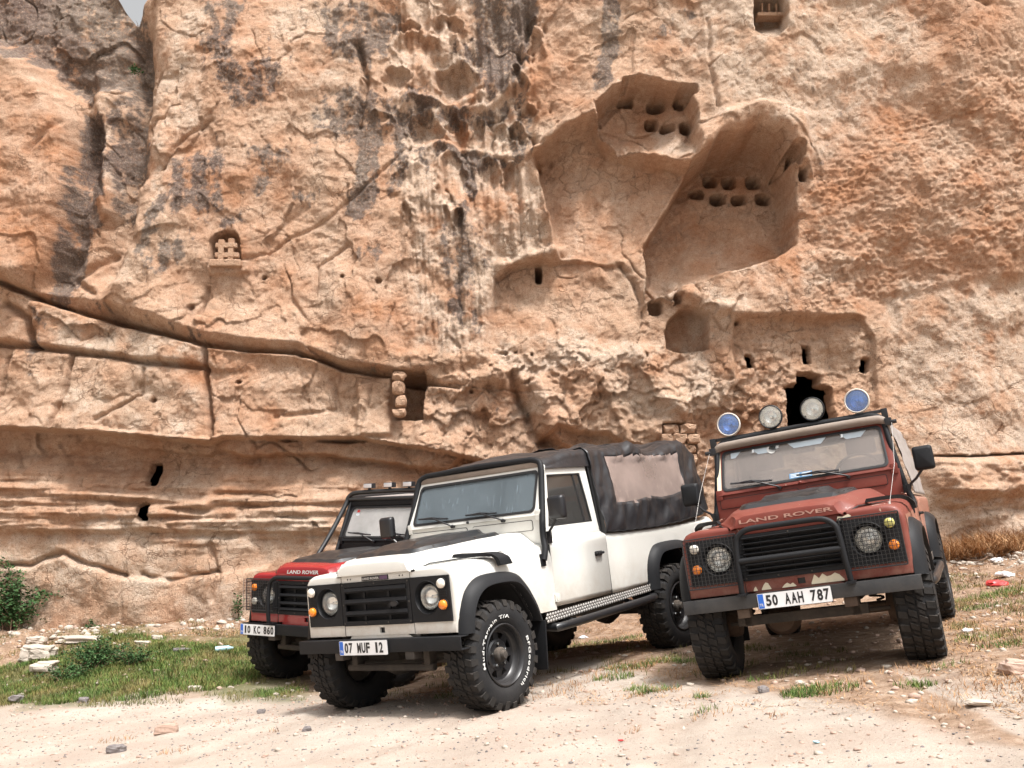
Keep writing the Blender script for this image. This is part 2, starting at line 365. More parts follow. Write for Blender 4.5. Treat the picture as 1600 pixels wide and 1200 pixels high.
# ---- E: eroded column with scooped hollows
col = poly([(620, -300), (830, -300), (835, 120), (815, 230), (850, 300), (870, 390), (775, 400), (760, 560), (640, 540), (620, 300), (600, 150)], .4)
d -= .05 * col; d += col * (.05 * fbm(x * 3.5, v * 1.4, 5, 95, gain=.6) + .06 * fbm(x * 1.2, v * .5, 3, 99) + .06 * fbm(x * 5.5 + .3 * v, v * .45, 3, 97, ridged=True))
pock = np.zeros(x.shape)
for (cx, cy, rx, ry, k) in [(655, 55, 36, 38, .30), (712, 108, 40, 34, .34), (617, 112, 22, 24, .22), (670, 190, 30, 32, .34), (716, 190, 14, 32, .22), (748, 190, 10, 25, .14), (812, 118, 15, 40, .24),
                            (845, 60, 10, 35, .16), (708, 280, 24, 52, .20), (768, 265, 16, 26, .16), (800, 265, 12, 26, .16), (720, 345, 11, 22, .22), (696, 335, 8, 16, .15), (635, 20, 22, 14, .2), (700, 15, 24, 22, .25),
                            (640, 340, 8, 20, .14), (815, 200, 12, 20, .16), (830, 165, 10, 12, .15), (790, 190, 10, 16, .1), (835, 20, 8, 14, .12), (600, 175, 16, 12, .15), (575, 120, 14, 10, .08)]:
    (a, b_) = at(cx, cy, 15.4); sx, sy = rx * 15.4 / FPX, ry * 15.4 / FPX
    q = ((wx2 - a + .03) / sx) ** 2 + ((wv2 - b_) / sy) ** 2
    up = np.clip((v - b_) / sy, -1.2, 1.2)
    sc = np.where(q < 1, (1 - q) ** .45 * (.62 + .38 * up), 0); d -= k * .95 * sc; pock = np.maximum(pock, sstep(0, .25, 1 - q))
    d += .07 * np.exp(-((np.sqrt(q) - 1.1) / .16) ** 2) * (up > -.4)
rib = line([(690, 0), (720, 60), (748, 130), (700, 145), (640, 140)], .05) + line([(600, 190), (640, 135), (700, 148), (760, 150), (830, 90)], .06) + line([(650, 250), (670, 215), (715, 215), (760, 225), (812, 232)], .06)
d += .09 * rib
for k in range(110):                                            # small holes
    px, py = rng.uniform(800, 870), rng.uniform(0, 240)
    a, b_ = at(px, py); r = rng.uniform(.02, .06); 
    d -= .10 * np.exp(-(((x - a) / r) ** 2 + ((v - b_) / (r * 1.7)) ** 2)) if k < 26 else 0
# ---- F: broad concave scoop under the broken arch
Fp = [(838, 232), (880, 200), (925, 183), (960, 232), (1010, 250), (1085, 262), (1046, 325), (1012, 378), (1008, 440), (1000, 466), (985, 425), (962, 406), (930, 400), (880, 398), (872, 384), (862, 330), (846, 280)]
Fm = poly(Fp, .07); fv = np.clip((v - at(0, 400)[1]) / 1.6, 0, 1)
recF = Fm * (.16 + .42 * fv)
d += .05 * line([(820, 222), (850, 290), (866, 350), (876, 388)], .07)
capr = poly([(830, 225), (850, 205), (925, 150), (945, 180), (925, 190), (880, 208), (842, 238)], .1); d += .22 * capr
# ---- G: upper dovecote, broken open
Gp = [(927, 160), (960, 130), (1000, 112), (1082, 128), (1092, 190), (1086, 245), (1060, 252), (1010, 240), (968, 235), (940, 200)]
Gm = poly(Gp, .06); gv = np.clip((v - at(0, 250)[1]) / 1.3, 0, 1)
recG = Gm * (.34 + .32 * sstep(0, .5, gv) + .25 * sstep(PX(1092), PX(1040), x) * gv)
d += .05 * line([(915, 205), (950, 170), (1000, 110)], .05) + .04 * line([(960, 240), (1012, 246), (1080, 250)], .06)
# ---- H: big cave
Hp = [(1180, 205), (1215, 218), (1230, 262), (1241, 330), (1240, 384), (1205, 410), (1150, 426), (1056, 452), (1010, 470), (1010, 376), (1046, 320), (1086, 252), (1120, 222)]
Hm = poly(Hp, .05); hv = np.clip((v - at(0, 450)[1]) / 2.3, 0, 1); hr = sstep(PX(1245), PX(1120), x)
recH = Hm * (.46 + .95 * hv + .20 * hr); d -= np.maximum(np.maximum(recF, recG), recH)
d += .22 * poly([(1085, 215), (1130, 180), (1190, 165), (1250, 190), (1262, 280), (1236, 262), (1218, 214), (1180, 200), (1120, 220), (1086, 250), (1070, 235)], .18)
d += .12 * poly([(1060, 430), (1130, 418), (1245, 395), (1330, 410), (1330, 500), (1140, 500), (1105, 490), (1062, 468)], .25)
d += .05 * line([(1006, 472), (1006, 378), (1042, 320), (1080, 256)], .05)
# dove holes (rounded squares), each some 0.35 m deep
cut = np.zeros(x.shape, bool)
def hole(cx, cy, rx, ry, k, Y=15.4, p=3.2, tilt=0):
    global d
    a, b_ = at(cx, cy, Y); sx, sy = rx * Y / FPX, ry * Y / FPX
    q = (np.abs((x - a + tilt * (v - b_) + .006 * nz(20, 2, 8)) / sx) ** p + np.abs((v - b_) / sy) ** p)
    m_ = sstep(1.25, .75, q)
    if k > 1: cut[:] |= m_ > .97; k = .16
    d = d - k * m_
for h in [(978, 153, 13, 10), (1027, 162, 14, 11), (1067, 162, 14, 11), (1019, 192, 10, 12), (1043, 202, 11, 9), (1070, 206, 10, 12)]: hole(*h, .65, 16.15)
for h in [(1109, 284, 10, 11), (1137, 289, 10.5, 11.5), (1172, 293, 11, 12), (1206, 288, 10, 12), (1087, 307, 11, 9), (1119, 316, 11, 10), (1150, 321, 11, 9.5), (1185, 321, 12, 10), (1217, 318, 6, 10)]: hole(*h, .75, 16.65)
hole(1217, 282, 4.5, 13, .5, 16.3)
# ---- I: walled-up arch
Ip = [(772, 425), (800, 408), (850, 402), (930, 404), (972, 412), (992, 440), (1003, 475), (1000, 545), (780, 540), (768, 480)]
Im = poly(Ip, .05); d -= .22 * Im * sstep(at(0, 520)[1], at(0, 440)[1], v)
d -= .12 * line([(772, 425), (800, 408), (850, 401), (930, 402), (972, 410), (994, 440), (1004, 475)], .03)
d += .16 * line([(780, 405), (830, 394), (875, 385)], .10)
hole(843, 420, 5.5, 15, .9, 15.5)
hole(1024, 481, 11, 12, .4); hole(1057, 470, 6, 8, .25)
nich = poly([(1040, 545), (1036, 520), (1046, 500), (1062, 488), (1082, 488), (1103, 496), (1104, 548), (1070, 552)], .05); d -= .42 * nich
d += .10 * line([(1060, 440), (1062, 460), (1100, 487), (1150, 495)], .12)
# ---- K: masonry front of the rock house
Kp = [(1142, 505), (1330, 500), (1352, 530), (1358, 600), (1350, 690), (1140, 690)]
Km = poly(Kp, .06); d -= .13 * Km; d += .05 * line([(1142, 500), (1240, 494), (1335, 500)], .05)
d += Km * .025 * facets(5, 7, 119, 1.0) + Km * .02 * np.maximum(nz(4.5, 4, 120, ridged=True), -.2)
hole(1169, 566, 6.5, 11, 2.6, 15.3, 6, .12); hole(1260, 555, 6, 15, 2.6, 15.3, 6); hole(1347, 573, 7, 12, 2.6, 15.3, 4, -.1)
door = poly([(1224, 606), (1243, 602), (1246, 586), (1262, 583), (1280, 586), (1281, 600), (1297, 607), (1298, 664), (1296, 700), (1226, 700)], .02, 15.3)
cut |= door > .97; d -= .32 * door
# ---- L: right-hand wall
Lr = poly([(1250, 290), (1300, 250), (1380, 200), (1450, 170), (1520, 90), (1700, 60), (1700, 440), (1500, 440), (1330, 500), (1245, 500), (1245, 400)], .5)
d -= .06 * Lr; d += Lr * (.008 * fbm(x * 4 + v * 1.5, v * 6 - x * 1.5, 5, 130, gain=.65) + .016 * fbm(x * 12, v * 15, 3, 137) + .014 * facets(6, 8, 139, .9) + .014 * facets(15, 17, 141, .9))
diag = fbm((x + v * .8) * 7, (v - x * .35) * 2.0, 4, 150, gain=.6)
d += smooth_r * (.010 * diag + .014 * facets(4.2, 3.4, 151, .8) + .010 * facets(11, 9, 153, .9))
tp = poly([(1100, -300), (1285, -300), (1285, 60), (1250, 200), (1235, 270), (1200, 190), (1120, 200), (1100, 100)], .3); d += .10 * tp
d -= .07 * line([(1110, 20), (1112, 110), (1120, 170)], .03)
d -= .10 * line([(1470, -10), (1490, 20), (1520, 28)], .05)
c3 = curve([(1300, 470), (1400, 455), (1500, 440), (1640, 425)]); d -= sstep(0, .18, c3 - v) * .08 * sstep(PX(1330), PX(1400), x)
d += .03 * line([(1395, 460), (1400, 600)], .05)
c4 = curve([(1380, 716), (1440, 712), (1500, 714), (1640, 706)], 15.0); s4 = c4 - v; wr = sstep(PX(1395), PX(1440), x)
d += wr * (np.where(s4 > 0, np.interp(s4, [0, .04, .12, .5, .65, .8, 1.6], [-.18, .05, .22, .26, .10, .02, .15]), .03))
d += wr * sstep(.02, .2, s4) * sstep(1.2, .7, s4) * .10 * fbm(x * 1.6, v * 4, 4, 160)
d -= .10 * line([(1270, 500), (1250, 700)], .02) * 0
# ---- R: broken lumpy zone mid height
Rz = poly([(640, 560), (760, 540), (1010, 545), (1135, 560), (1225, 570), (1240, 700), (1100, 760), (640, 740)], .35)
d += Rz * (.15 * facets(1.0, 1.3, 171, .5) + .075 * facets(2.9, 3.2, 176, .6) + .03 * facets(8, 9, 181, .8) + .08 * nz(.9, 2, 183))
d += .20 * line([(690, 600), (760, 590), (840, 600), (880, 690)], .16) + .16 * line([(1000, 560), (1020, 620), (1060, 640)], .18)
d -= .22 * line([(800, 590), (835, 680), (880, 700)], .07)
d -= .30 * poly([(840, 690), (870, 668), (950, 680), (1000, 712), (980, 740), (850, 735)], .06)
# boxed niche with stacked stones
bn = poly([(613, 580), (662, 577), (660, 655), (614, 655)], .03, 15.2); d -= .62 * bn
d += .12 * poly([(560, 600), (612, 590), (614, 680), (560, 684)], .08)
# lattice window recess, top window recess, pocket for the walled window, little black windows
lw = poly([(331, 418), (330, 378), (338, 366), (352, 361), (368, 364), (375, 372), (378, 418)], .03, 15.2, 0); d -= .40 * lw
d += .09 * poly([(322, 405), (384, 405), (384, 424), (322, 424)], .04, 15.0) * (v < at(0, 406, 15.1)[1])
tw = poly([(1177, 30), (1180, -10), (1222, -14), (1227, 20), (1225, 50), (1212, 63), (1192, 63), (1180, 52)], .04, 15.4, 0); d -= tw * (.2 + .45 * sstep(at(0, 62)[1], at(0, 10)[1], v))
bw = poly([(1034, 664), (1088, 662), (1090, 730), (1034, 730)], .03, 15.2, 0); d -= .45 * bw
hole(246, 743, 9, 18.5, 2.9, 15.5, 6, .06); hole(235, 802, 11, 14.5, 2.6, 15.3, 3)
hole(1043, 202, 1, 1, 0)
for (px, py, r) in [(297, 480, 5), (407, 428, 4), (532, 428, 3), (588, 433, 5), (240, 626, 4), (373, 597, 4), (1155, 500, 3), (990, 705, 3), (806, 540, 2.5), (832, 545, 2.5), (735, 605, 3)]: hole(px, py, r, r * .9, .12, 15.0, 2)
cl = np.where(np.abs(x) < 9, 1, 0)
# the finest tooth of the rock
d += (.005 * nz(14, 3, 200) + .006 * nz(27, 2, 210)) * (1 - .4 * pock)
# ---- position
Yb = wall_y(x) + np.maximum(v - 1, 0) * .055
Y = Yb - d + over * 1.6
Zt = V - over * .25
far = sstep(9.5, 20, np.abs(x)); Y = Y - far * 2.0
# the relief is the front of a closed mass of rock: floor, top, sides and back
row = lambda yy, zz: np.stack([ux, np.full(nu, yy) if np.isscalar(yy) else yy, np.full(nu, zz) if np.isscalar(zz) else zz], -1)[None]
A_ = np.stack([x, Y, Zt], -1); A_ = np.concatenate([row(30., -3.), row(Y[0] + .4, -3.), A_, row(30., Zt[-1] - 6)], 0); L_ = A_[:, :1].copy(); L_[..., 1] = 30.; R2_ = A_[:, -1:].copy(); R2_[..., 1] = 30.
A_ = np.concatenate([L_, A_, R2_], 1); A_ = np.concatenate([A_, A_[:1]], 0)
pad = lambda q: np.pad(q, ((2, 2), (1, 1)), mode='edge'); cut = np.pad(cut, ((2, 2), (1, 1)))
nv0, nu0 = nv, nu; nv, nu = A_.shape[:2]
verts = A_.reshape(-1, 3)
idx = np.arange(nu * nv).reshape(nv, nu)
F = np.stack([idx[:-1, :-1], idx[:-1, 1:], idx[1:, 1:], idx[1:, :-1]], -1).reshape(-1, 4)
cf = cut.ravel()[F].all(1); F = F[~cf]                          # the openings lead into dark rooms
cme = new_mesh_np('cliff', verts, F); cme.polygons.foreach_set('use_smooth', np.ones(len(F), bool))

# ---- colour masks (what the rock itself is made of and what grows on it)
lich = np.zeros(x.shape)
def L_(pts, k, w=.3): 
    global lich; lich = np.maximum(lich, k * poly(pts, w, 15.2, 2))
L_([(-300, -300), (190, -300), (205, 0), (216, 60), (215, 130), (165, 118), (120, 140), (60, 100), (-300, 0)], .80)
L_([(112, 160), (150, 150), (150, 300), (130, 380), (110, 470), (60, 475), (95, 380)], .85, .2)
L_([(155, 130), (215, 110), (218, 300), (200, 330), (160, 320), (150, 220)], .68)
L_([(60, 470), (150, 490), (330, 545), (325, 520), (200, 490), (120, 455)], .35, .15)
L_([(300, -20), (380, -20), (350, 100), (320, 100)], .72); L_([(330, 90), (450, 80), (410, 160), (360, 165)], .66)
L_([(270, 240), (350, 235), (345, 330), (260, 350), (235, 420), (215, 400)], .70); L_([(380, 220), (450, 225), (440, 270), (400, 265)], .66)
L_([(365, 300), (420, 275), (400, 320)], .6); L_([(440, 290), (500, 280), (480, 320)], .55); L_([(470, -20), (620, -20), (600, 60), (560, 100), (500, 50)], .64)
L_([(480, 130), (650, 110), (650, 190), (610, 230), (480, 200)], .60); L_([(560, 190), (590, 190), (588, 300), (560, 345), (540, 330)], .74, .15)
L_([(610, 200), (650, 220), (620, 300), (600, 300)], .66, .15)
L_([(735, -50), (840, -50), (830, 60), (820, 100), (790, 120), (760, 120), (738, 60)], .74); L_([(600, 120), (700, 140), (760, 145), (830, 100), (815, 160), (740, 170), (640, 165)], .62, .15)
L_([(640, 215), (680, 205), (760, 220), (810, 235), (740, 250), (690, 225), (660, 260)], .72, .12); L_([(722, 225), (742, 225), (735, 330), (725, 480), (700, 480), (715, 330)], .76, .15)
L_([(690, 345), (760, 330), (745, 520), (690, 500)], .50); L_([(700, 30), (760, 60), (750, 110), (690, 40)], .55, .1)
L_([(940, -50), (980, -50), (965, 110), (930, 130), (940, 60)], .78, .12); L_([(1085, -10), (1100, 5), (1040, 40), (1020, 60), (1040, 10)], .55, .1)
L_([(300, 340), (420, 330), (400, 350), (300, 360)], .5)
L_([(30, 470), (80, 480), (70, 560), (40, 600), (40, 500)], .48); L_([(780, 180), (830, 150), (840, 220), (800, 235)], .55, .15)
L_([(230, 395), (300, 360), (300, 420), (240, 440)], .5); L_([(560, 380), (620, 375), (610, 410), (560, 400)], .5)
n_ = .52 + .40 * fbm(x * 4.2 + .5 * v, v * 1.7, 5, 220, gain=.66) + .26 * nz(11, 4, 225, gain=.7)
n_ -= .25 * fbm(x * 6, v * .9, 3, 227) * (lich < .73)
LICH = sstep(-.06, .34, lich * 1.27 - n_) * .9
palem = np.zeros(x.shape)
def P_(pts, k, w=.4):
    global palem; palem = np.maximum(palem, k * poly(pts, w, 15.2, 2))
P_([(620, -50), (830, -50), (830, 240), (870, 390), (775, 400), (760, 560), (650, 540), (630, 300), (600, 150)], .75)
P_([(60, 480), (330, 545), (345, 590), (300, 590), (90, 540)], .85); P_([(150, 100), (170, 300), (150, 300), (135, 100)], .7, .15)
P_([(220, 60), (320, -50), (320, 80), (300, 200), (245, 330), (225, 200)], .55); P_([(380, -20), (560, -20), (560, 80), (440, 90)], .5)
P_([(440, 90), (530, 90), (540, 240), (470, 180)], .45); P_([(700, 620), (1140, 560), (1225, 600), (1100, 660), (900, 640), (700, 660)], .5)
P_([(770, 500), (1135, 530), (1220, 590), (770, 580)], .6); P_([(1000, -50), (1450, -50), (1440, 150), (1300, 240), (1250, 290), (1240, 200), (1100, 190), (1080, 60)], .50)
P_([(-100, 800), (700, 800), (700, 1000), (-100, 1000)], .55); P_([(1400, 440), (1700, 420), (1700, 900), (1380, 900), (1380, 600)], .60)
P_([(1090, -40), (1330, -40), (1400, 60), (1330, 190), (1245, 280), (1235, 200), (1120, 130)], .8); P_([(1380, 470), (1700, 440), (1700, 700), (1400, 700)], .85)
P_([(1030, 420), (1240, 400), (1330, 430), (1150, 500), (1120, 560), (1050, 480)], .5); P_([(1000, 130), (1090, 190), (1085, 250), (965, 235)], .5, .2)
P_([(100, 590), (330, 600), (330, 690), (60, 670)], .45)
PALE = np.clip(np.maximum(palem, .22) * (1 + 1.5 * nz(1.6, 6, 230, gain=.65)), 0, 1)
P2 = np.maximum(poly(Fp, .15), 0) * .42 + Hm * .40
orange = np.zeros(x.shape)
orange = np.maximum(orange, 1.0 * poly([(-200, 80), (60, 130), (110, 200), (115, 380), (40, 452), (-200, 420)], .4, 15.2, 2))
orange = np.maximum(orange, 1.15 * poly([(1250, 290), (1330, 220), (1450, 170), (1560, 130), (1700, 120), (1700, 400), (1430, 430), (1330, 500), (1245, 480)], .7, 15.2, 2) * np.clip(.75 + 1.3 * fbm(x * 3 + v, v * 4.5 - x, 5, 240, gain=.65), 0, 1.6))
orange = np.maximum(orange, np.clip(.36 + 1.3 * nz(.8, 5, 245), 0, 1) * .9)
orange *= (1 - .85 * lowleft)
orange = np.maximum(orange, .6 * wl2 * sstep(.0, .1, s2) * sstep(1.75, 1.4, s2) * np.clip(.8 + fbm(x * .8, v * 8, 4, 250), 0, 1.2))
orange = np.maximum(orange, P2)
vattr(cme, 'lichen', pad(LICH)); vattr(cme, 'pale', pad(PALE)); vattr(cme, 'orange', pad(np.clip(orange, 0, 1)))

def rock_mat(name, masks=True):
    m, nt, b, out = nodes(name); co = objco(nt)
    n1 = noise(nt, 1.5, 8, .65, co); n2 = noise(nt, 9, 9, .78, co); n3 = noise(nt, 60, 5, .7, co); n4 = noise(nt, 30, 6, .75, co)
    base = ramp(nt, n2, [(.28, (.40, .225, .138)), (.5, (.52, .325, .215)), (.7, (.60, .42, .30))])
    if masks:
        org = ramp(nt, n2, [(.3, (.31, .13, .06)), (.5, (.44, .217, .117)), (.72, (.55, .325, .20))])
        pal = ramp(nt, n2, [(.3, (.49, .35, .25)), (.5, (.585, .44, .335)), (.7, (.65, .535, .435))])
        c = mixc(nt, attr(nt, 'orange').outputs['Fac'], base, org); c = mixc(nt, attr(nt, 'pale').outputs['Fac'], c, pal)
        lc = ramp(nt, noise(nt, 26, 6, .8, co), [(.36, (.058, .046, .044)), (.53, (.13, .105, .096)), (.61, (.28, .215, .165)), (.72, (.50, .41, .32))])
        c = mixc(nt, attr(nt, 'lichen').outputs['Fac'], c, lc)
        thin = ramp(nt, noise(nt, 4.3, 9, .8, co), [(.60, 0.0), (.70, .55)])
        c = mixc(nt, thin, c, (.30, .19, .13))
    else: c = base
    rn = nt.nodes.new('ShaderNodeTexNoise'); rn.noise_type = 'RIDGED_MULTIFRACTAL'; rn.inputs['Scale'].default_value = 5.5; rn.inputs['Detail'].default_value = 9; rn.inputs['Roughness'].default_value = .62; nt.links.new(co, rn.inputs['Vector'])
    vo = nt.nodes.new('ShaderNodeTexVoronoi'); vo.feature = 'DISTANCE_TO_EDGE'; vo.inputs['Scale'].default_value = 4.2; wv_ = nt.nodes.new('ShaderNodeTexNoise'); wv_.inputs['Scale'].default_value = 3.0; wv_.inputs['Detail'].default_value = 6; nt.links.new(co, wv_.inputs['Vector'])
    ad = nt.nodes.new('ShaderNodeMix'); ad.data_type = 'VECTOR'; ad.inputs[0].default_value = .35; nt.links.new(co, ad.inputs[4]); nt.links.new(wv_.outputs['Color'], ad.inputs[5]); nt.links.new(ad.outputs[1], vo.inputs['Vector'])
    crk = ramp(nt, vo.outputs['Distance'], [(.0, 1.0), (.022, 0.0)]); gate = ramp(nt, noise(nt, 1.1, 5, .6, co), [(.50, 0.0), (.60, 1.0)]); crk = math_(nt, 'MULTIPLY', crk, gate)
    fl = ramp(nt, noise(nt, 17, 8, .78, co, .6), [(.53, 0.0), (.62, 1.0)]); g2 = ramp(nt, noise(nt, .9, 6, .65, co), [(.40, .10), (.62, .75)])
    c = mixc(nt, math_(nt, 'MULTIPLY', fl, g2), c, (.37, .19, .10)); c = mixc(nt, math_(nt, 'MULTIPLY', crk, .55), c, (.24, .12, .065))
    c = mixc(nt, ramp(nt, noise(nt, .55, 5, .6, co), [(.42, 0.0), (.64, .35)]), c, mixc(nt, .5, c, (.52, .46, .36)))
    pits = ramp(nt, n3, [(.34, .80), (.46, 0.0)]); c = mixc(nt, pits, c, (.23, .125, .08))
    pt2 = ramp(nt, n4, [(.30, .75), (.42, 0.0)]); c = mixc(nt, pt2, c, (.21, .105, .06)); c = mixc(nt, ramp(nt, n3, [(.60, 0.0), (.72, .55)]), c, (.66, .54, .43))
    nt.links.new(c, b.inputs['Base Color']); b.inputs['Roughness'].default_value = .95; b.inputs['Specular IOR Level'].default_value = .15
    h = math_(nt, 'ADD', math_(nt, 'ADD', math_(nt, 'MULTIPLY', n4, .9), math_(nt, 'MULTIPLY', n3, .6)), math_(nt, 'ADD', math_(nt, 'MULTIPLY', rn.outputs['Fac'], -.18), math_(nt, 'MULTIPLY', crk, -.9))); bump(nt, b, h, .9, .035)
    return m
M_rock = rock_mat('tuff_rock'); M_stone = rock_mat('cut_stone', False)
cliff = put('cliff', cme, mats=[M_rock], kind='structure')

# ---- pieces set in the cliff
def rock_lump(name, loc, size, parent=None, mat=None, seed=0, sub=2, sq=.0, rot=0, **props):
    bm = bmesh.new(); bmesh.ops.create_icosphere(bm, subdivisions=sub, radius=1)
    r = np.random.default_rng(seed); k = r.normal(size=(5, 3))
    ph = r.uniform(0, 9, 9)
    for vv in bm.verts:
        p = np.array(vv.co); n = p.copy()
        if sq: p = np.sign(p) * np.abs(p) ** (1 - sq); 
        f = 1 + sum(.07 * math.sin(3.1 * float(k[i] @ n) + i) for i in range(5)) + .035 * math.sin(9 * n[0] + ph[0]) * math.sin(8 * n[1] + ph[1]) + .03 * math.sin(15 * n[2] + ph[2] + 5 * n[0]) + float(r.normal()) * .008
        vv.co = Vector(p * f) * 1.0; vv.co.x *= size[0]; vv.co.y *= size[1]; vv.co.z *= size[2]
    me = bpy.data.meshes.new(name); bm.to_mesh(me); bm.free()
    o = put(name, me, parent, [mat or M_stone], **props); o.location = loc; o.rotation_euler = (0, 0, rot); return o
def boxm(name, c, h, parent, mat, bev=.012, rot=(0, 0, 0), **props):
    bm = bmesh.new(); bmesh.ops.create_cube(bm, size=2)
    for vv in bm.verts: vv.co = Vector((vv.co.x * h[0], vv.co.y * h[1], vv.co.z * h[2]))
    if bev: bmesh.ops.bevel(bm, geom=list(bm.edges), offset=bev, segments=2, affect='EDGES', profile=.5)
    me = bpy.data.meshes.new(name); bm.to_mesh(me); bm.free()
    o = put(name, me, parent, [mat], **props); o.location = c; o.rotation_euler = rot; return o
def on_wall(px, py, Y): X, Z = at(px, py, Y); return (X, Y, Z)
# lattice of pale stone in the left niche
lat = empty('stone_lattice', on_wall(355, 395, 15.12), label='carved stone lattice in the small arched niche on the left cliff face', category='stone lattice')
def lb(px, py, wpx, hpx, dy=0): 
    X, Z = at(px, py, 15.12); k = 15.12 / FPX
    boxm('lattice_bar', (X - lat.location.x, dy, Z - lat.location.z), (wpx * k / 2, .045, hpx * k / 2), lat, M_stone, .01)
lb(346, 393, 9, 38); lb(361, 392, 9, 40, .012); lb(354, 384, 34, 8, .004); lb(355, 399, 38, 8, .008)
X, Z = at(352, 409, 15.0); boxm('sill', (X - lat.location.x, -.07, Z - lat.location.z - .02), (.24, .09, .055), lat, M_stone, .02)
tb = empty('window_bars', on_wall(1204, 14, 15.64), label='stone bars across the tiny window high in the recess at the top', category='window bars')
for px in (1190, 1201, 1212):
    X, Z = at(px, 15, 15.64); boxm('bar', (X - tb.location.x, 0, Z - tb.location.z), (.014, .05, .085), tb, M_stone, .005)
X, Z = at(1203, 26, 15.6); boxm('sill', (X - tb.location.x, -.02, Z - tb.location.z), (.22, .12, .03), tb, M_stone, .01)
# stones stacked in the boxed niche
ns = empty('stacked_stones', on_wall(622, 650, 15.2), label='rounded stones stacked in the tall boxed niche at mid height of the cliff', category='stone stack')
for i, (px, py, sx, sz) in enumerate([(624, 646, .10, .07), (626, 628, .085, .10), (622, 606, .09, .11), (624, 588, .11, .07)]):
    X, Z = at(px, py, 15.2); rock_lump('stone', (X - ns.location.x, 0, Z - ns.location.z), (sx, .12, sz), ns, seed=i, sq=.25)
wn = empty('walled_up_window', on_wall(1061, 690, 15.15), label='small window blocked with rough stones above the canvas top of the white car', category='walled window')
k_ = 0
for r, py in enumerate((671, 686, 702, 718)):
    for px in ((1047, 1073) if r % 2 == 0 else (1040, 1060, 1081)):
        X, Z = at(px + rng.uniform(-2, 2), py, 15.15); k_ += 1
        rock_lump('stone', (X - wn.location.x, rng.uniform(-.03, .03), Z - wn.location.z), (.125 if r % 2 == 0 else .10, .12, .078), wn, seed=20 + k_, sq=.45)
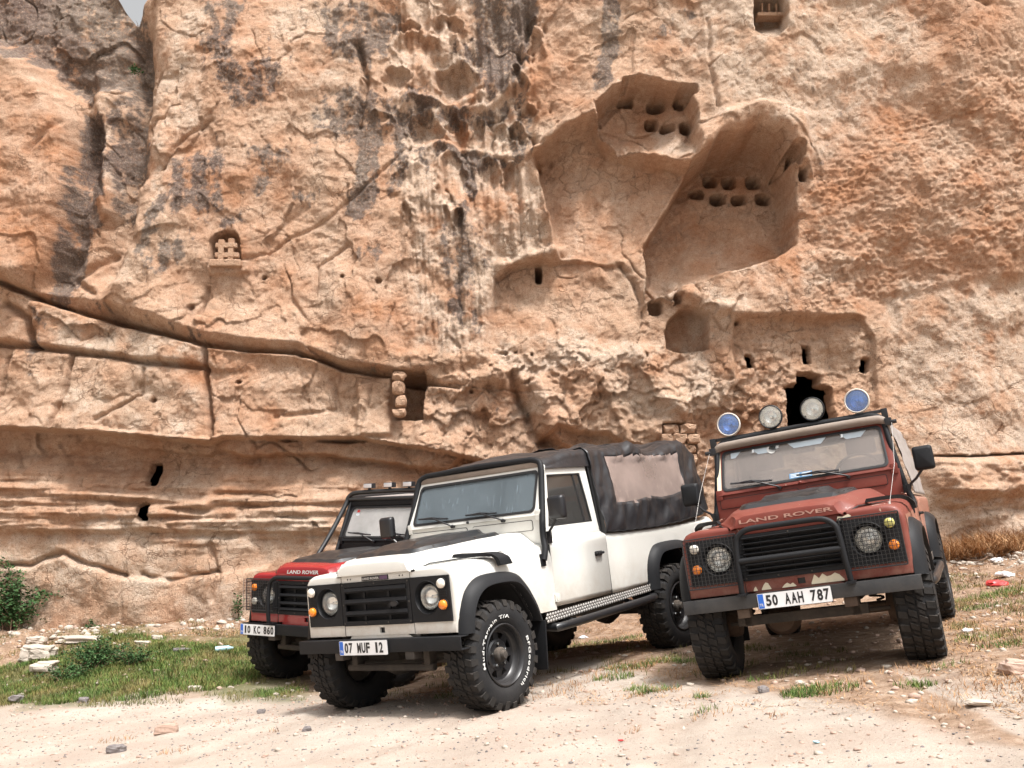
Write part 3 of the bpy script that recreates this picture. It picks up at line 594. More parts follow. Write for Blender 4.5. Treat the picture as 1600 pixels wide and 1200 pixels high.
# ------------------------------------------------------------------ a small modelling kit for the cars
class MB:
    def __init__(s): s.v = []; s.f = []
    def add(s, vs, fs):
        o = len(s.v); s.v += [tuple(map(float, p)) for p in vs]; s.f += [tuple(o + i for i in f) for f in fs]; return s
    def box(s, x0, x1, y0, y1, z0, z1):
        return s.add([(x0, y0, z0), (x1, y0, z0), (x1, y1, z0), (x0, y1, z0), (x0, y0, z1), (x1, y0, z1), (x1, y1, z1), (x0, y1, z1)],
                     [(3, 2, 1, 0), (4, 5, 6, 7), (0, 1, 5, 4), (1, 2, 6, 5), (2, 3, 7, 6), (3, 0, 4, 7)])
    def hexa(s, p): return s.add(p, [(3, 2, 1, 0), (4, 5, 6, 7), (0, 1, 5, 4), (1, 2, 6, 5), (2, 3, 7, 6), (3, 0, 4, 7)])
    def tube(s, path, r, n=10, closed=False, cap=True):
        P = [Vector(p) for p in path]; m = len(P); rr = r if hasattr(r, '__len__') else [r] * m; rings = []; up = None
        for i in range(m):
            if closed: t = (P[(i + 1) % m] - P[i - 1]).normalized()
            else: t = ((P[i + 1] if i < m - 1 else P[i]) - (P[i - 1] if i else P[i])).normalized()
            if up is None: up = t.orthogonal().normalized()
            up = (up - t * up.dot(t)).normalized(); b = t.cross(up)
            rings.append([P[i] + (up * math.cos(2 * math.pi * k / n) + b * math.sin(2 * math.pi * k / n)) * rr[i] for k in range(n)])
        vs = [v for r_ in rings for v in r_]; fs = []
        for i in range(m if closed else m - 1):
            a = i * n; c = ((i + 1) % m) * n
            fs += [(a + k, a + (k + 1) % n, c + (k + 1) % n, c + k) for k in range(n)]
        if cap and not closed: fs += [tuple(range(n))[::-1], tuple((m - 1) * n + k for k in range(n))]
        return s.add(vs, fs)
    def lathe(s, prof, o, ax, n=32, cap=True):
        """prof: (radius, distance along ax) pairs"""
        ax = Vector(ax).normalized(); u = ax.orthogonal().normalized(); b = ax.cross(u); o = Vector(o); vs = []; fs = []; m = len(prof)
        for r, a in prof: vs += [o + ax * a + (u * math.cos(2 * math.pi * k / n) + b * math.sin(2 * math.pi * k / n)) * max(r, 1e-4) for k in range(n)]
        for i in range(m - 1): fs += [(i * n + k, i * n + (k + 1) % n, (i + 1) * n + (k + 1) % n, (i + 1) * n + k) for k in range(n)]
        if cap: fs += [tuple(range(n))[::-1], tuple((m - 1) * n + k for k in range(n))]
        return s.add(vs, fs)
    def grid(s, rows, cu=False, cv=False):
        n = len(rows[0]); m = len(rows); vs = [p for r in rows for p in r]
        fs = [(i * n + k, i * n + (k + 1) % n, ((i + 1) % m) * n + (k + 1) % n, ((i + 1) % m) * n + k) for i in range(m if cv else m - 1) for k in range(n if cu else n - 1)]
        return s.add(vs, fs)
    def prism(s, pts, off):
        """closed polygon extruded by the vector off"""
        n = len(pts); off = Vector(off); a = [Vector(p) for p in pts]; vs = a + [p + off for p in a]
        return s.add(vs, [tuple(range(n))[::-1], tuple(n + i for i in range(n))] + [(i, (i + 1) % n, n + (i + 1) % n, n + i) for i in range(n)])
    def ringplate(s, outer, inner, off):
        """plate between two loops of equal length, extruded"""
        n = len(outer); off = Vector(off); o = [Vector(p) for p in outer]; i_ = [Vector(p) for p in inner]
        vs = o + i_ + [p + off for p in o] + [p + off for p in i_]; fs = []
        for k in range(n):
            j = (k + 1) % n
            fs += [(k, j, n + j, n + k), (2 * n + j, 2 * n + k, 3 * n + k, 3 * n + j), (j, k, 2 * n + k, 2 * n + j), (n + k, n + j, 3 * n + j, 3 * n + k)]
        return s.add(vs, fs)
    def build(s, name, mat, parent=None, ang=35, bev=0, solid=0, sub=0, **props):
        me = bpy.data.meshes.new(name); me.from_pydata(s.v, [], s.f); 
        bm = bmesh.new(); bm.from_mesh(me); bmesh.ops.remove_doubles(bm, verts=bm.verts, dist=1e-5); bmesh.ops.recalc_face_normals(bm, faces=bm.faces)
        if bev: bmesh.ops.bevel(bm, geom=[e for e in bm.edges if len(e.link_faces) == 2 and e.calc_face_angle(0) > .6], offset=bev, segments=2, affect='EDGES', profile=.6, clamp_overlap=True)
        bm.to_mesh(me); bm.free()
        me.polygons.foreach_set('use_smooth', np.ones(len(me.polygons), bool)); me.set_sharp_from_angle(angle=R_(ang))
        o = put(name, me, parent, [mat] if not isinstance(mat, (list, tuple)) else mat, **props)
        if solid: md = o.modifiers.new('thick', 'SOLIDIFY'); md.thickness = solid; md.offset = -1
        if sub: md = o.modifiers.new('smooth', 'SUBSURF'); md.levels = sub; md.render_levels = sub
        return o
def circ(n, r=1.0, ph=0): return [(r * math.cos(ph + 2 * math.pi * k / n), r * math.sin(ph + 2 * math.pi * k / n)) for k in range(n)]
def rrect(y0, y1, z0, z1, r, n=4):
    """rounded rectangle loop of 4*(n+1) points, starting at +y +z corner, anticlockwise"""
    out = []
    for cy, cz, a0 in ((y1 - r, z1 - r, 0), (y0 + r, z1 - r, 90), (y0 + r, z0 + r, 180), (y1 - r, z0 + r, 270)):
        for k in range(n + 1): a = R_(a0 + 90 * k / n); out.append((cy + r * math.cos(a), cz + r * math.sin(a)))
    return out
def smoothline(P, n=6):
    """Catmull-Rom through the points"""
    P = [Vector(p) for p in P]; out = []
    for i in range(len(P) - 1):
        a = P[max(i - 1, 0)]; b = P[i]; c = P[i + 1]; d_ = P[min(i + 2, len(P) - 1)]
        for k in range(n):
            t = k / n; out.append(.5 * ((2 * b) + (c - a) * t + (2 * a - 5 * b + 4 * c - d_) * t * t + (3 * b - a - 3 * c + d_) * t ** 3))
    return out + [P[-1]]
def text_pts(txt, size=1.0, bold=0.0, ext=0.0, sx=1.0, space=1.0, shear=0):
    """flat lettering as (verts, faces) with its left foot at the origin; x to the right, y up"""
    cu = bpy.data.curves.new('t', 'FONT'); cu.body = txt; cu.size = size; cu.offset = bold; cu.extrude = ext; cu.space_character = space; cu.shear = shear
    cu.resolution_u = 3
    ob = bpy.data.objects.new('t', cu); COL.objects.link(ob); dg = bpy.context.evaluated_depsgraph_get()
    me = bpy.data.meshes.new_from_object(ob.evaluated_get(dg)); vs = [(v.co.x * sx, v.co.y, v.co.z) for v in me.vertices]; fs = [tuple(p.vertices) for p in me.polygons]
    bpy.data.objects.remove(ob); bpy.data.curves.remove(cu); bpy.data.meshes.remove(me)
    x0 = min(v[0] for v in vs); x1 = max(v[0] for v in vs)
    return [(v[0] - x0, v[1], v[2]) for v in vs], fs, x1 - x0
def letter_mesh(name, txt, width, height, place, mat, parent, bold=.0, ext=.001, **k):
    """lettering fitted to width x height; place(u, v, w) -> point, u,v from 0 to 1"""
    vs, fs, W_ = text_pts(txt, 1.0, bold, .5, **k); y0 = min(v[1] for v in vs); y1 = max(v[1] for v in vs)
    pts = [place(v[0] / W_, (v[1] - y0) / (y1 - y0), v[2] * 2 * ext) for v in vs]
    me = bpy.data.meshes.new(name); me.from_pydata([tuple(p) for p in pts], [], fs); return put(name, me, parent, [mat])

# ---- car materials
def paint(name, col, dust=.35, chips=None, chip_t=.7, rough=.32, var=.06, mud=.32):
    return simple(name, col, rough, 0, var, 3, dust, (.46, .37, .29), .02, 30, .35, mud, chips, chip_t)
M_white = paint('cream_white_paint', (.66, .655, .615), .14, mud=.62, rough=.35)
M_maroon = simple('oxide_red_paint', (.150, .022, .013), .55, 0, .16, 4, .10, (.38, .27, .20), .03, 30, .08, .35, (.60, .53, .40), .665, spec=.4)
M_side = paint('faded_red_side', (.30, .115, .075), .30, (.62, .55, .42), .62, .55)
M_red = paint('crimson_paint', (.27, .008, .012), .03, rough=.25, mud=.08)
M_black = simple('black_trim', (.010, .011, .013), .55, 0, .2, 8, .03, (.25, .21, .18), .15, 120, spec=.22)
M_blackgloss = simple('black_painted_steel', (.010, .011, .013), .36, 0, .25, 10, .03, (.3, .26, .22), .08, 60, .2, 0, (.20, .17, .15), .76)
M_bumper = simple('worn_black_bumper', (.015, .018, .022), .42, 0, .3, 6, .08, (.3, .26, .22), .1, 60, 0, .08, (.55, .52, .48), .71)
M_rubber = simple('tyre_rubber', (.011, .012, .014), .7, 0, .25, 12, .10, (.20, .165, .135), .25, 90, spec=.25)
M_tread = simple('tread_rubber', (.012, .012, .012), .8, 0, .3, 14, .18, (.22, .18, .15), .2, 90, spec=.25)
M_rim = simple('black_steel_rim', (.010, .011, .013), .34, 0, .2, 10, .06, (.25, .2, .17))
M_under = simple('dusty_chassis', (.022, .02, .018), .8, 0, .35, 8, .45, (.24, .19, .15), .3, 40)
M_rust = simple('rusty_axle', (.06, .036, .024), .8, 0, .4, 9, .3, (.3, .24, .18), .3, 40)
M_chrome = simple('bright_metal', (.72, .72, .70), .22, 1, .05)
M_alu = simple('chequer_aluminium', (.68, .66, .63), .38, .5, .15, 9, .15, (.4, .33, .28))
M_letw = simple('white_lettering', (.62, .62, .60), .5, 0, .05)
M_letfade = simple('faded_lettering', (.40, .22, .17), .6, 0, .5, 25)
M_plate = simple('plate_white', (.78, .79, .80), .35, 0, .04)
M_ink = simple('plate_ink', (.012, .012, .014), .4); M_blue = simple('plate_blue', (.02, .13, .55), .35)
M_cream = simple('bare_cream_primer', (.66, .58, .43), .65, 0, .15, 20)
M_inside = simple('dark_cabin', (.022, .022, .024), .8, 0, .3)
M_seat = simple('grey_seat', (.07, .068, .068), .85, 0, .3)
M_seal = simple('rubber_seal', (.014, .014, .015), .55)
M_grime = simple('pale_grime', (.55, .50, .44), .8, 0, .3, 30)
M_sticker = simple('sticker_paper', (.62, .66, .68), .4); M_strip = simple('pale_reflection_paint', (.46, .53, .58), .25); M_stickb = simple('sticker_blue', (.10, .22, .38), .4)
M_redlet = simple('red_print', (.5, .04, .03), .4)
def lens(name, col, em=0):
    m, nt, b, out = nodes(name); b.inputs['Base Color'].default_value = (*col, 1); b.inputs['Roughness'].default_value = .12
    b.inputs['Coat Weight'].default_value = 1; co = objco(nt); w_ = nt.nodes.new('ShaderNodeTexWave'); w_.inputs['Scale'].default_value = 28; nt.links.new(co, w_.inputs['Vector'])
    w_.bands_direction = 'Y'; bump(nt, b, w_.outputs['Fac'], .25, .01); return m
def cover(name, tint):
    '''ribbed clear cover over a reflector'''
    m, nt, b, out = nodes(name); nt.nodes.remove(b); co = objco(nt); tr = nt.nodes.new('ShaderNodeBsdfTransparent'); tr.inputs[0].default_value = (*tint, 1)
    gl = nt.nodes.new('ShaderNodeBsdfGlossy'); gl.inputs['Roughness'].default_value = .06; fr = nt.nodes.new('ShaderNodeFresnel'); fr.inputs[0].default_value = 1.6
    w_ = nt.nodes.new('ShaderNodeTexWave'); w_.inputs['Scale'].default_value = 20; w_.bands_direction = 'Y'; w_.inputs['Distortion'].default_value = 0.4; nt.links.new(co, w_.inputs['Vector']); bn = nt.nodes.new('ShaderNodeBump'); bn.inputs['Strength'].default_value = .12; bn.inputs['Distance'].default_value = .01
    nt.links.new(w_.outputs['Fac'], bn.inputs['Height']); nt.links.new(bn.outputs[0], gl.inputs['Normal']); df = nt.nodes.new('ShaderNodeBsdfDiffuse'); df.inputs[0].default_value = (*[.25 + .6 * t for t in tint], 1)
    a = nt.nodes.new('ShaderNodeMixShader'); nt.links.new(fr.outputs[0], a.inputs[0]); nt.links.new(tr.outputs[0], a.inputs[1]); nt.links.new(gl.outputs[0], a.inputs[2])
    f = ramp(nt, w_.outputs['Fac'], [(.2, .04), (.9, .16)]); b2 = nt.nodes.new('ShaderNodeMixShader'); nt.links.new(f, b2.inputs[0]); nt.links.new(a.outputs[0], b2.inputs[1]); nt.links.new(df.outputs[0], b2.inputs[2]); nt.links.new(b2.outputs[0], out.inputs[0]); return m
M_cover = cover('clear_lamp_cover', (.95, .95, .93)); M_coverb = cover('blue_lamp_cover', (.42, .58, .93))
M_mirror = simple('lamp_reflector', (.90, .90, .88), .22, 1, .04, 20)
M_amber = lens('amber_lens', (.85, .23, .01)); M_clear = lens('frosted_lens', (.72, .68, .60)); M_yel = lens('yellowed_lens', (.62, .58, .18))
def refl(name, col):
    m, nt, b, out = nodes(name); b.inputs['Base Color'].default_value = (*col, 1); b.inputs['Metallic'].default_value = .5; b.inputs['Roughness'].default_value = .25
    b.inputs['Coat Weight'].default_value = 1; b.inputs['Coat Roughness'].default_value = .03
    co = objco(nt); w_ = nt.nodes.new('ShaderNodeTexWave'); w_.inputs['Scale'].default_value = 22; w_.bands_direction = 'Y'; nt.links.new(co, w_.inputs['Vector'])
    bump(nt, b, w_.outputs['Fac'], .35, .012); return m
M_refl = refl('headlamp_glass', (.80, .81, .83)); M_reflblue = refl('blue_lamp_glass', (.055, .13, .46)); M_reflw = refl('warm_lamp_glass', (.70, .66, .56))
def glass(name, film, dens, rough=.04, streak=0.0):
    """clear pane with a film of dust on it"""
    m, nt, b, out = nodes(name); nt.nodes.remove(b); co = objco(nt)
    tr = nt.nodes.new('ShaderNodeBsdfTransparent'); tr.inputs[0].default_value = (.72, .76, .75, 1)
    gl = nt.nodes.new('ShaderNodeBsdfGlossy'); gl.inputs['Roughness'].default_value = rough; gl.inputs[0].default_value = (1, 1, 1, 1)
    df = nt.nodes.new('ShaderNodeBsdfDiffuse'); df.inputs[0].default_value = (*film, 1)
    fr = nt.nodes.new('ShaderNodeFresnel'); fr.inputs[0].default_value = 1.75
    a = nt.nodes.new('ShaderNodeMixShader'); nt.links.new(fr.outputs[0], a.inputs[0]); nt.links.new(tr.outputs[0], a.inputs[1]); nt.links.new(gl.outputs[0], a.inputs[2])
    f = ramp(nt, noise(nt, 2.2, 6, .6, co), [(.30, dens * .55), (.70, dens)])
    if streak:
        mp = nt.nodes.new('ShaderNodeMapping'); mp.inputs['Scale'].default_value = (9, 34, 2.2); mp.inputs['Rotation'].default_value = (0.35, 0, 0); nt.links.new(co, mp.inputs[0])
        st = ramp(nt, noise(nt, 1.6, 5, .7, mp.outputs[0]), [(.58, 0.0), (.72, streak)]); f = math_(nt, 'ADD', f, st)
    b2 = nt.nodes.new('ShaderNodeMixShader'); nt.links.new(f, b2.inputs[0]); nt.links.new(a.outputs[0], b2.inputs[1]); nt.links.new(df.outputs[0], b2.inputs[2])
    nt.links.new(b2.outputs[0], out.inputs[0]); return m
M_glass = glass('dusty_glass', (.27, .33, .37), .38, .03, .4); M_glassm = glass('hazy_glass', (.42, .36, .33), .44, .03); M_glassr = glass('grimy_glass', (.58, .56, .54), .62, .05)
M_sideglass = glass('side_glass', (.4, .38, .36), .08, .02); M_vinyl = glass('clear_vinyl', (.40, .31, .275), .62, .22, .12)
def canvas_mat(name, col, dust, rough=.55):
    return simple(name, col, rough, 0, .35, 5, dust, (.36, .33, .32), .35, 25, 0)
M_canvas = canvas_mat('black_canvas', (.012, .012, .014), .05, .34); M_tan = canvas_mat('tan_canvas', (.20, .155, .12), .3, .8); M_greyc = canvas_mat('grey_canvas', (.22, .19, .17), .4, .8)
# ------------------------------------------------------------------ wheels (shared meshes)
def wheel_meshes():
    t = MB(); prof = [(.205, -.095), (.232, -.118), (.262, -.136), (.31, -.143), (.352, -.138), (.378, -.124), (.390, -.105), (.393, 0), (.390, .105), (.378, .124), (.352, .138), (.31, .143), (.285, .1415), (.262, .136), (.232, .118), (.205, .095), (.20, 0)]
    t.lathe(prof, (0, 0, 0), (0, 1, 0), 72, cap=False)
    tyre = t.build('tyre', M_rubber, None, 50)
    b = MB(); N = 26
    def blk(a0, a1, y0, y1, r0, r1, sk=0, taper=.0):
        pts = []
        for r, tp in ((r0, 0), (r1, taper)):
            for aa, yy in ((a0 + tp, y0), (a1 - tp, y0), (a1 - tp + sk, y1), (a0 + tp + sk, y1)):
                pts.append((r * math.sin(aa), yy, r * math.cos(aa)))
        b.hexa(pts)
    st = 2 * math.pi / N
    for k in range(N):
        a = k * st
        blk(a, a + st * .52, .006, .060, .385, .408, st * .30, .012); blk(a + st * .5, a + st * 1.02, -.060, -.006, .385, .408, st * .30, .012)
        blk(a + st * .62, a + st * .93, .012, .048, .385, .406, st * .22, .01); blk(a + st * .12, a + st * .43, -.048, -.012, .385, .406, st * .22, .01)
        blk(a + st * .1, a + st * .68, .068, .128, .372, .405, st * .12, .014); blk(a + st * .6, a + st * 1.18, -.128, -.068, .372, .405, st * .12, .014)
        for s in (1, -1):                                   # lugs down the shoulder
            o = st * (.1 if s > 0 else .6)
            L = .034 if k % 2 else .052
            pts = []
            for aa in (a + o + .02, a + o + st * .62):
                pts.append([(rr * math.sin(aa), yy * s, rr * math.cos(aa)) for rr, yy in ((.392, .124), (.402, .131), (.392 - L, .1435), (.388 - L, .134))])
            p0, p1 = pts; b.hexa([p0[3], p1[3], p1[0], p0[0], p0[2], p1[2], p1[1], p0[1]])
    tread = b.build('tread', M_tread, None, 30)
    r = MB(); r.lathe([(.229, .118), (.231, .128), (.222, .133), (.213, .122), (.207, .098), (.196, .062), (.186, .052)], (0, 0, 0), (0, 1, 0), 64, cap=False)
    r.lathe([(.200, -.10), (.200, .06)], (0, 0, 0), (0, 1, 0), 48, cap=False)
    o_, i_ = circ(64, .188), circ(64, .166); r.ringplate([(p[0], .052, p[1]) for p in o_], [(p[0], .048, p[1]) for p in i_], (0, -.012, 0))
    for k in range(8):
        a = 2 * math.pi * k / 8
        def pt(rr, da, yy): return (rr * math.cos(a + da), yy, rr * math.sin(a + da))
        r.hexa([pt(.170, -.17, .036), pt(.170, .17, .036), pt(.112, .30, .040), pt(.112, -.30, .040), pt(.170, -.17, .048), pt(.170, .17, .048), pt(.112, .30, .052), pt(.112, -.30, .052)])
    r.lathe([(.118, .040), (.118, .052), (.105, .062), (.072, .058), (.060, .060), (.0001, .060)], (0, 0, 0), (0, 1, 0), 48, cap=False)
    rim = r.build('rim', M_rim, None, 40)
    h = MB(); h.lathe([(.056, .055), (.056, .090), (.048, .100), (.034, .104), (.032, .122), (.026, .130), (.0001, .132)], (0, 0, 0), (0, 1, 0), 24, cap=False)
    hub = h.build('hub', M_under, None, 40)
    n = MB(); n.lathe([(.0135, .055), (.0135, .076), (.009, .083), (.0001, .083)], (0, 0, 0), (0, 1, 0), 6, cap=False)
    nut = n.build('wheel_nut', M_chrome, None, 20)
    dk = MB(); dk.lathe([(.0001, -.02), (.195, -.02)], (0, 0, 0), (0, 1, 0), 32, cap=False); drum = dk.build('brake_drum', M_under, None)
    ms = [o.data for o in (tyre, tread, rim, hub, nut, drum)]
    for o in (tyre, tread, rim, hub, nut, drum): bpy.data.objects.remove(o)
    return ms
WM = wheel_meshes()
def add_wheel(car, x, y, s, spin=0, steer=0, letters=False):
    w_ = empty('wheel'); w_.parent = car; w_.location = (x, y, .405); w_.rotation_euler = (0, 0, (0 if s > 0 else math.pi) + steer)
    h = empty('x'); bpy.data.objects.remove(h)
    for nm, me in zip(('tyre', 'tread', 'rim', 'hub'), WM[:4]):
        o = put(nm, me, w_); o.rotation_euler = (0, spin, 0)
        if nm == 'tread': o['kind'] = 'stuff'
    put('brake_drum', WM[5], w_)
    for k in range(5):
        a = 2 * math.pi * k / 5 + .25 + spin; o = put('wheel_nut', WM[4], w_); o.location = (.083 * math.cos(a), 0, .083 * math.sin(a))
    if letters:
        for txt, a0, span in (('Mud-Terrain T/A', 193, -118), ('BFGoodrich', 20, -82)):
            vs, fs, W_ = text_pts(txt, 1, .004, 0, space=1.15); hgt = .72
            pts = []
            for v in vs:                                    # seen from outside (+y), x is to the right
                aa = R_(a0 + span * v[0] / W_); rr = .270 + .025 * v[1] / hgt
                pts.append((-rr * math.cos(aa), .1455 - max(0, .278 - rr) * .25, rr * math.sin(aa)))
            me = bpy.data.meshes.new('sidewall_lettering'); me.from_pydata(pts, [], fs)
            o = put('sidewall_lettering', me, w_, [M_letw])
            md = o.modifiers.new('t', 'SOLIDIFY'); md.thickness = .004; md.offset = 0
    return w_

def ws(y, z, off=0.0):                                       # a point on the raked windscreen plane
    return (-.788 - (z - 1.444) * .427 + off, y, z)
FLARE_O = [(.474, .615), (.44, .80), (.35, .94), (.17, 1.012), (-.20, .998), (-.36, .89), (-.455, .75), (-.51, .59)]
FLARE_I = [(.385, .615), (.355, .76), (.27, .875), (.13, .925), (-.15, .915), (-.28, .83), (-.375, .70), (-.425, .59)]
RFL_O = [(-2.27, .61), (-2.30, .84), (-2.39, .975), (-2.54, 1.03), (-2.95, 1.03), (-3.09, .97), (-3.17, .82), (-3.21, .61)]
RFL_I = [(-2.365, .61), (-2.39, .80), (-2.46, .90), (-2.58, .94), (-2.92, .94), (-3.02, .89), (-3.09, .78), (-3.12, .61)]
def arch_z(x, inner, base):
    P = smoothline([(a, 0, b) for a, b in inner], 6); xs = [p[0] for p in P][::-1]; zs = [p[2] for p in P][::-1]
    if x <= xs[0] or x >= xs[-1]: return base
    return float(np.interp(x, xs, zs))
def box_part(name, mat, car, dims, bev=.006, **k): return MB().box(*dims).build(name, mat, car, 35, bev, **k)

def build_car(kind, pose, label, group=None):
    car = empty({'white': 'canvas_top_car', 'maroon': 'battered_car', 'red': 'roll_cage_car'}[kind], mat=Matrix(POSE[kind]), label=label, category='off-road car')
    W, M, R = kind == 'white', kind == 'maroon', kind == 'red'
    BODY = M_white if W else M_maroon if M else M_red
    SIDE = M_side if M else BODY
    lip = .55
    # ---------------- wheels, underside
    for (x, s, st) in ((AX_F, 1, 0), (AX_F, -1, 0), (AX_R, 1, 0), (AX_R, -1, 0)):
        add_wheel(car, x, s * .745, s, rng.uniform(0, 1) if not (W and s > 0 and x > 0) else 0, R_(3) if (x > 0 and M) else 0, letters=(W and s > 0 and x > 0))
    u = MB()
    for s in (1, -1): u.box(-3.72, .43, s * .43 - .04, s * .43 + .04, .60, .72)
    for x in (-.55, -1.6, -2.2, -3.4): u.box(x - .05, x + .05, -.43, .43, .61, .69)
    u.build('chassis', M_under, car, 35, .008)
    u = MB()
    u.tube([(AX_F, -.62, .40), (AX_F, .62, .40)], .042, 12)
    u.lathe([(.02, -.13), (.10, -.11), (.135, -.04), (.135, .04), (.10, .11), (.02, .13)], (AX_F, -.22, .40), (1, 0, 0), 20)
    for s in (1, -1): u.lathe([(.05, -.06), (.11, -.05), (.12, 0), (.11, .05), (.05, .06)], (AX_F, s * .60, .405), (0, 1, 0), 16)
    u.build('axle', M_rust if M else M_under, car, 40)
    u = MB(); u.tube([(AX_R, -.62, .40), (AX_R, .62, .40)], .05, 12); u.lathe([(.02, -.13), (.11, -.11), (.14, 0), (.11, .11), (.02, .13)], (AX_R, 0, .40), (1, 0, 0), 20); u.build('axle', M_under, car, 40)
    for s in (1, -1):
        u = MB(); N = 60; u.tube([(AX_F + .05 * math.cos(k * .65), s * .48 + .05 * math.sin(k * .65), .45 + k * .005) for k in range(N)], .009, 6); u.build('coil_spring', M_under, car)
    u = MB(); yy = (-.50, .44) if M else (-.50, .42)
    if M: u.box(.30, .36, yy[0], yy[1], .385, .455)
    else: u.tube([(.34, yy[0], .372), (.34, yy[1], .368)], .027, 14); 
    u.tube([(.25, -.58, .40), (.25, .58, .40)], .016, 10)
    for y in (-.42, .36): u.box(.28, .36, y - .03, y + .03, .38, .56)
    u.build('steering_guard', M_under, car, 35, .004)
    for y in (-.41, .35): MB().box(.44, .53, y - .045, y + .045, .455, .512 if W else .52).build('towing_bracket', M_rust if M else M_under, car, 35, .006)
    MB().lathe([(.03, -.2), (.09, -.18), (.09, .18), (.03, .2)], (-1.5, -.25, .56), (1, 0, 0), 16).build('silencer', M_under, car)
    box_part('fuel_tank', M_under, car, (-2.1, -1.3, .30, .62, .50, .66), .02)
    # ---------------- bumper and plate
    bx, by, bz0, bz1 = (.535, .865, .512, .612) if W else (.552, .842, .522, .620) if M else (.53, .865, .512, .614)
    k = MB(); k.box(bx - .012, bx, -by, by, bz0, bz1); k.box(bx - .10, bx - .0121, -by, by, bz1 - .008, bz1 - .0002); k.box(bx - .10, bx - .0121, -by, by, bz0 + .0002, bz0 + .008)
    k.build('bumper', M_bumper if M else M_black, car, 35, .004)
    MB().box(.40, bx - .03, -.40, .40, bz0 + .02, bz1 - .02).build('bumper_mount', M_under, car, 35, .004)
    py0, pz0, pz1, ptxt = {'white': (-.377, .498, .606, '07 MUF 12'), 'maroon': (-.286, .508, .616, '50 AAH 787'), 'red': (-.869, .498, .604, '10 KC 860')}[kind]
    px_ = bx + .014; pl = empty('number_plate'); pl.parent = car; pw_ = .522 if not R else .52
    k = MB(); k.prism([(px_ - .010, y, z) for y, z in rrect(py0 - .004, py0 + pw_ + .004, pz0 - .004, pz1 + .004, .01, 3)], (.006, 0, 0)); k.build('plate_holder', M_seal, pl)
    k = MB(); k.prism([(px_ - .003, y, z) for y, z in rrect(py0, py0 + pw_, pz0, pz1, .008, 3)], (.003, 0, 0)); k.build('plate_face', M_plate, pl)
    k = MB(); k.box(px_, px_ + .0015, py0 + .004, py0 + .044, pz0 + .004, pz1 - .004); k.build('country_band', M_blue, pl)
    zc0, zc1 = pz0 + .016, pz1 - .014
    letter_mesh('country_code', 'TR', .028, .018, lambda a, b, c: (px_ + .002 + c * .5, py0 + .010 + a * .028, pz0 + .018 + b * .02), M_letw, pl, .01)
    groups = ptxt.split(); x_ = py0 + .056; tot = pw_ - .066; gapw = .044; n = sum(len(g) for g in groups)
    if W: tot -= .03
    cw = (tot - gapw * (len(groups) - 1)) / n
    for g in groups:
        for ch in g:
            wd = cw * (.84 if ch != '1' else .45)
            letter_mesh('character', ch, wd, 0, lambda a, b, c, x_=x_, wd=wd: (px_ + .0015 + c * .5, x_ + (cw - wd) / 2 + a * wd, zc0 + b * (zc1 - zc0)), M_ink, pl, .034); x_ += cw
        x_ += gapw
    # ---------------- front wings
    for s in (1, -1):
        rows = []
        xs = [.47, .466, .455, .435, .40] + list(np.linspace(.37, -.42, 24)) + [-.44, -.55, -.66, -.762]
        for x in xs:
            t = (.47 - x) / 1.23; zt = 1.118 + .05 * t; ins = {.47: .030, .466: .016, .455: .006, .435: .001}.get(x, 0)
            zb = arch_z(x, FLARE_I, .632) if x < .384 else .632
            ye = float(np.interp(x, [-.76, -.45, -.1, .2, .4, .47], [.68, .662, .60, .545, .49, .44])) - .012
            yo = .812 - ins
            sec = [(yo, zb), (yo, max(zb, .80)), (yo, .97 + .03 * t), (yo - .004, 1.03 + .035 * t - ins * .5), (yo - .018, 1.068 + .045 * t - ins), (yo - .045, zt - .018 - ins), (yo - .085, zt - .002 - ins), (yo - .14, zt + .006 - ins), (ye, zt + .003 * (1 - t) - ins), (ye, zt - .04)]
            rows.append([(x, y * s, z) for y, z in sec])
        k = MB(); k.grid(rows)
        if M:
            pass
        # front face of the wing round the lamp panel
        f0 = [(.47, abs(p[1]), p[2]) for p in rows[0]][:-1]
        lowp = [p for p in f0 if p[2] < 1.046]; lowp = lowp + [(.47, float(np.interp(1.046, [p[2] for p in f0], [p[1] for p in f0])), 1.046)]; hi = [p for p in f0 if p[2] > 1.046]
        fl = lambda P: [(a, b * s, c) for a, b, c in P]
        for a, b in zip(lowp[:-1], lowp[1:]): k.add(fl([a, b, (.47, .764, b[2]), (.47, .764, a[2])]), [(0, 1, 2, 3)])
        lp = fl([lowp[-1]] + hi + [(.47, .376, 1.09), (.47, .376, 1.046)]); k.add(lp, [tuple(range(len(lp)))])
        k.add(fl([(.47, .764, .632), (.47, .376, .632), (.47, .376, .720), (.47, .764, .720)]), [(0, 1, 2, 3)])
        k.build('wing', SIDE if M else BODY, car, 40) if not M else None
        if M:
            k.build('wing', M_maroon, car, 40)
            # the side skin of this car has faded to a patchy dull pink
            sk = MB(); sk.grid([[(p[0], (abs(p[1]) + .003) * s, p[2]) for p in r_[:4]] for r_ in rows[5:]]); sk.build('faded_side_skin', M_side, car, 40)
        # wheel arch liner
        k = MB(); P = smoothline([(a, 0, b) for a, b in FLARE_I], 5)
        k.grid([[(p[0], .805 * s, p[2] - .002), (p[0], .50 * s, p[2] + .03), (p[0], .36 * s, p[2] + .03)] for p in P]); k.build('arch_liner', M_inside, car)
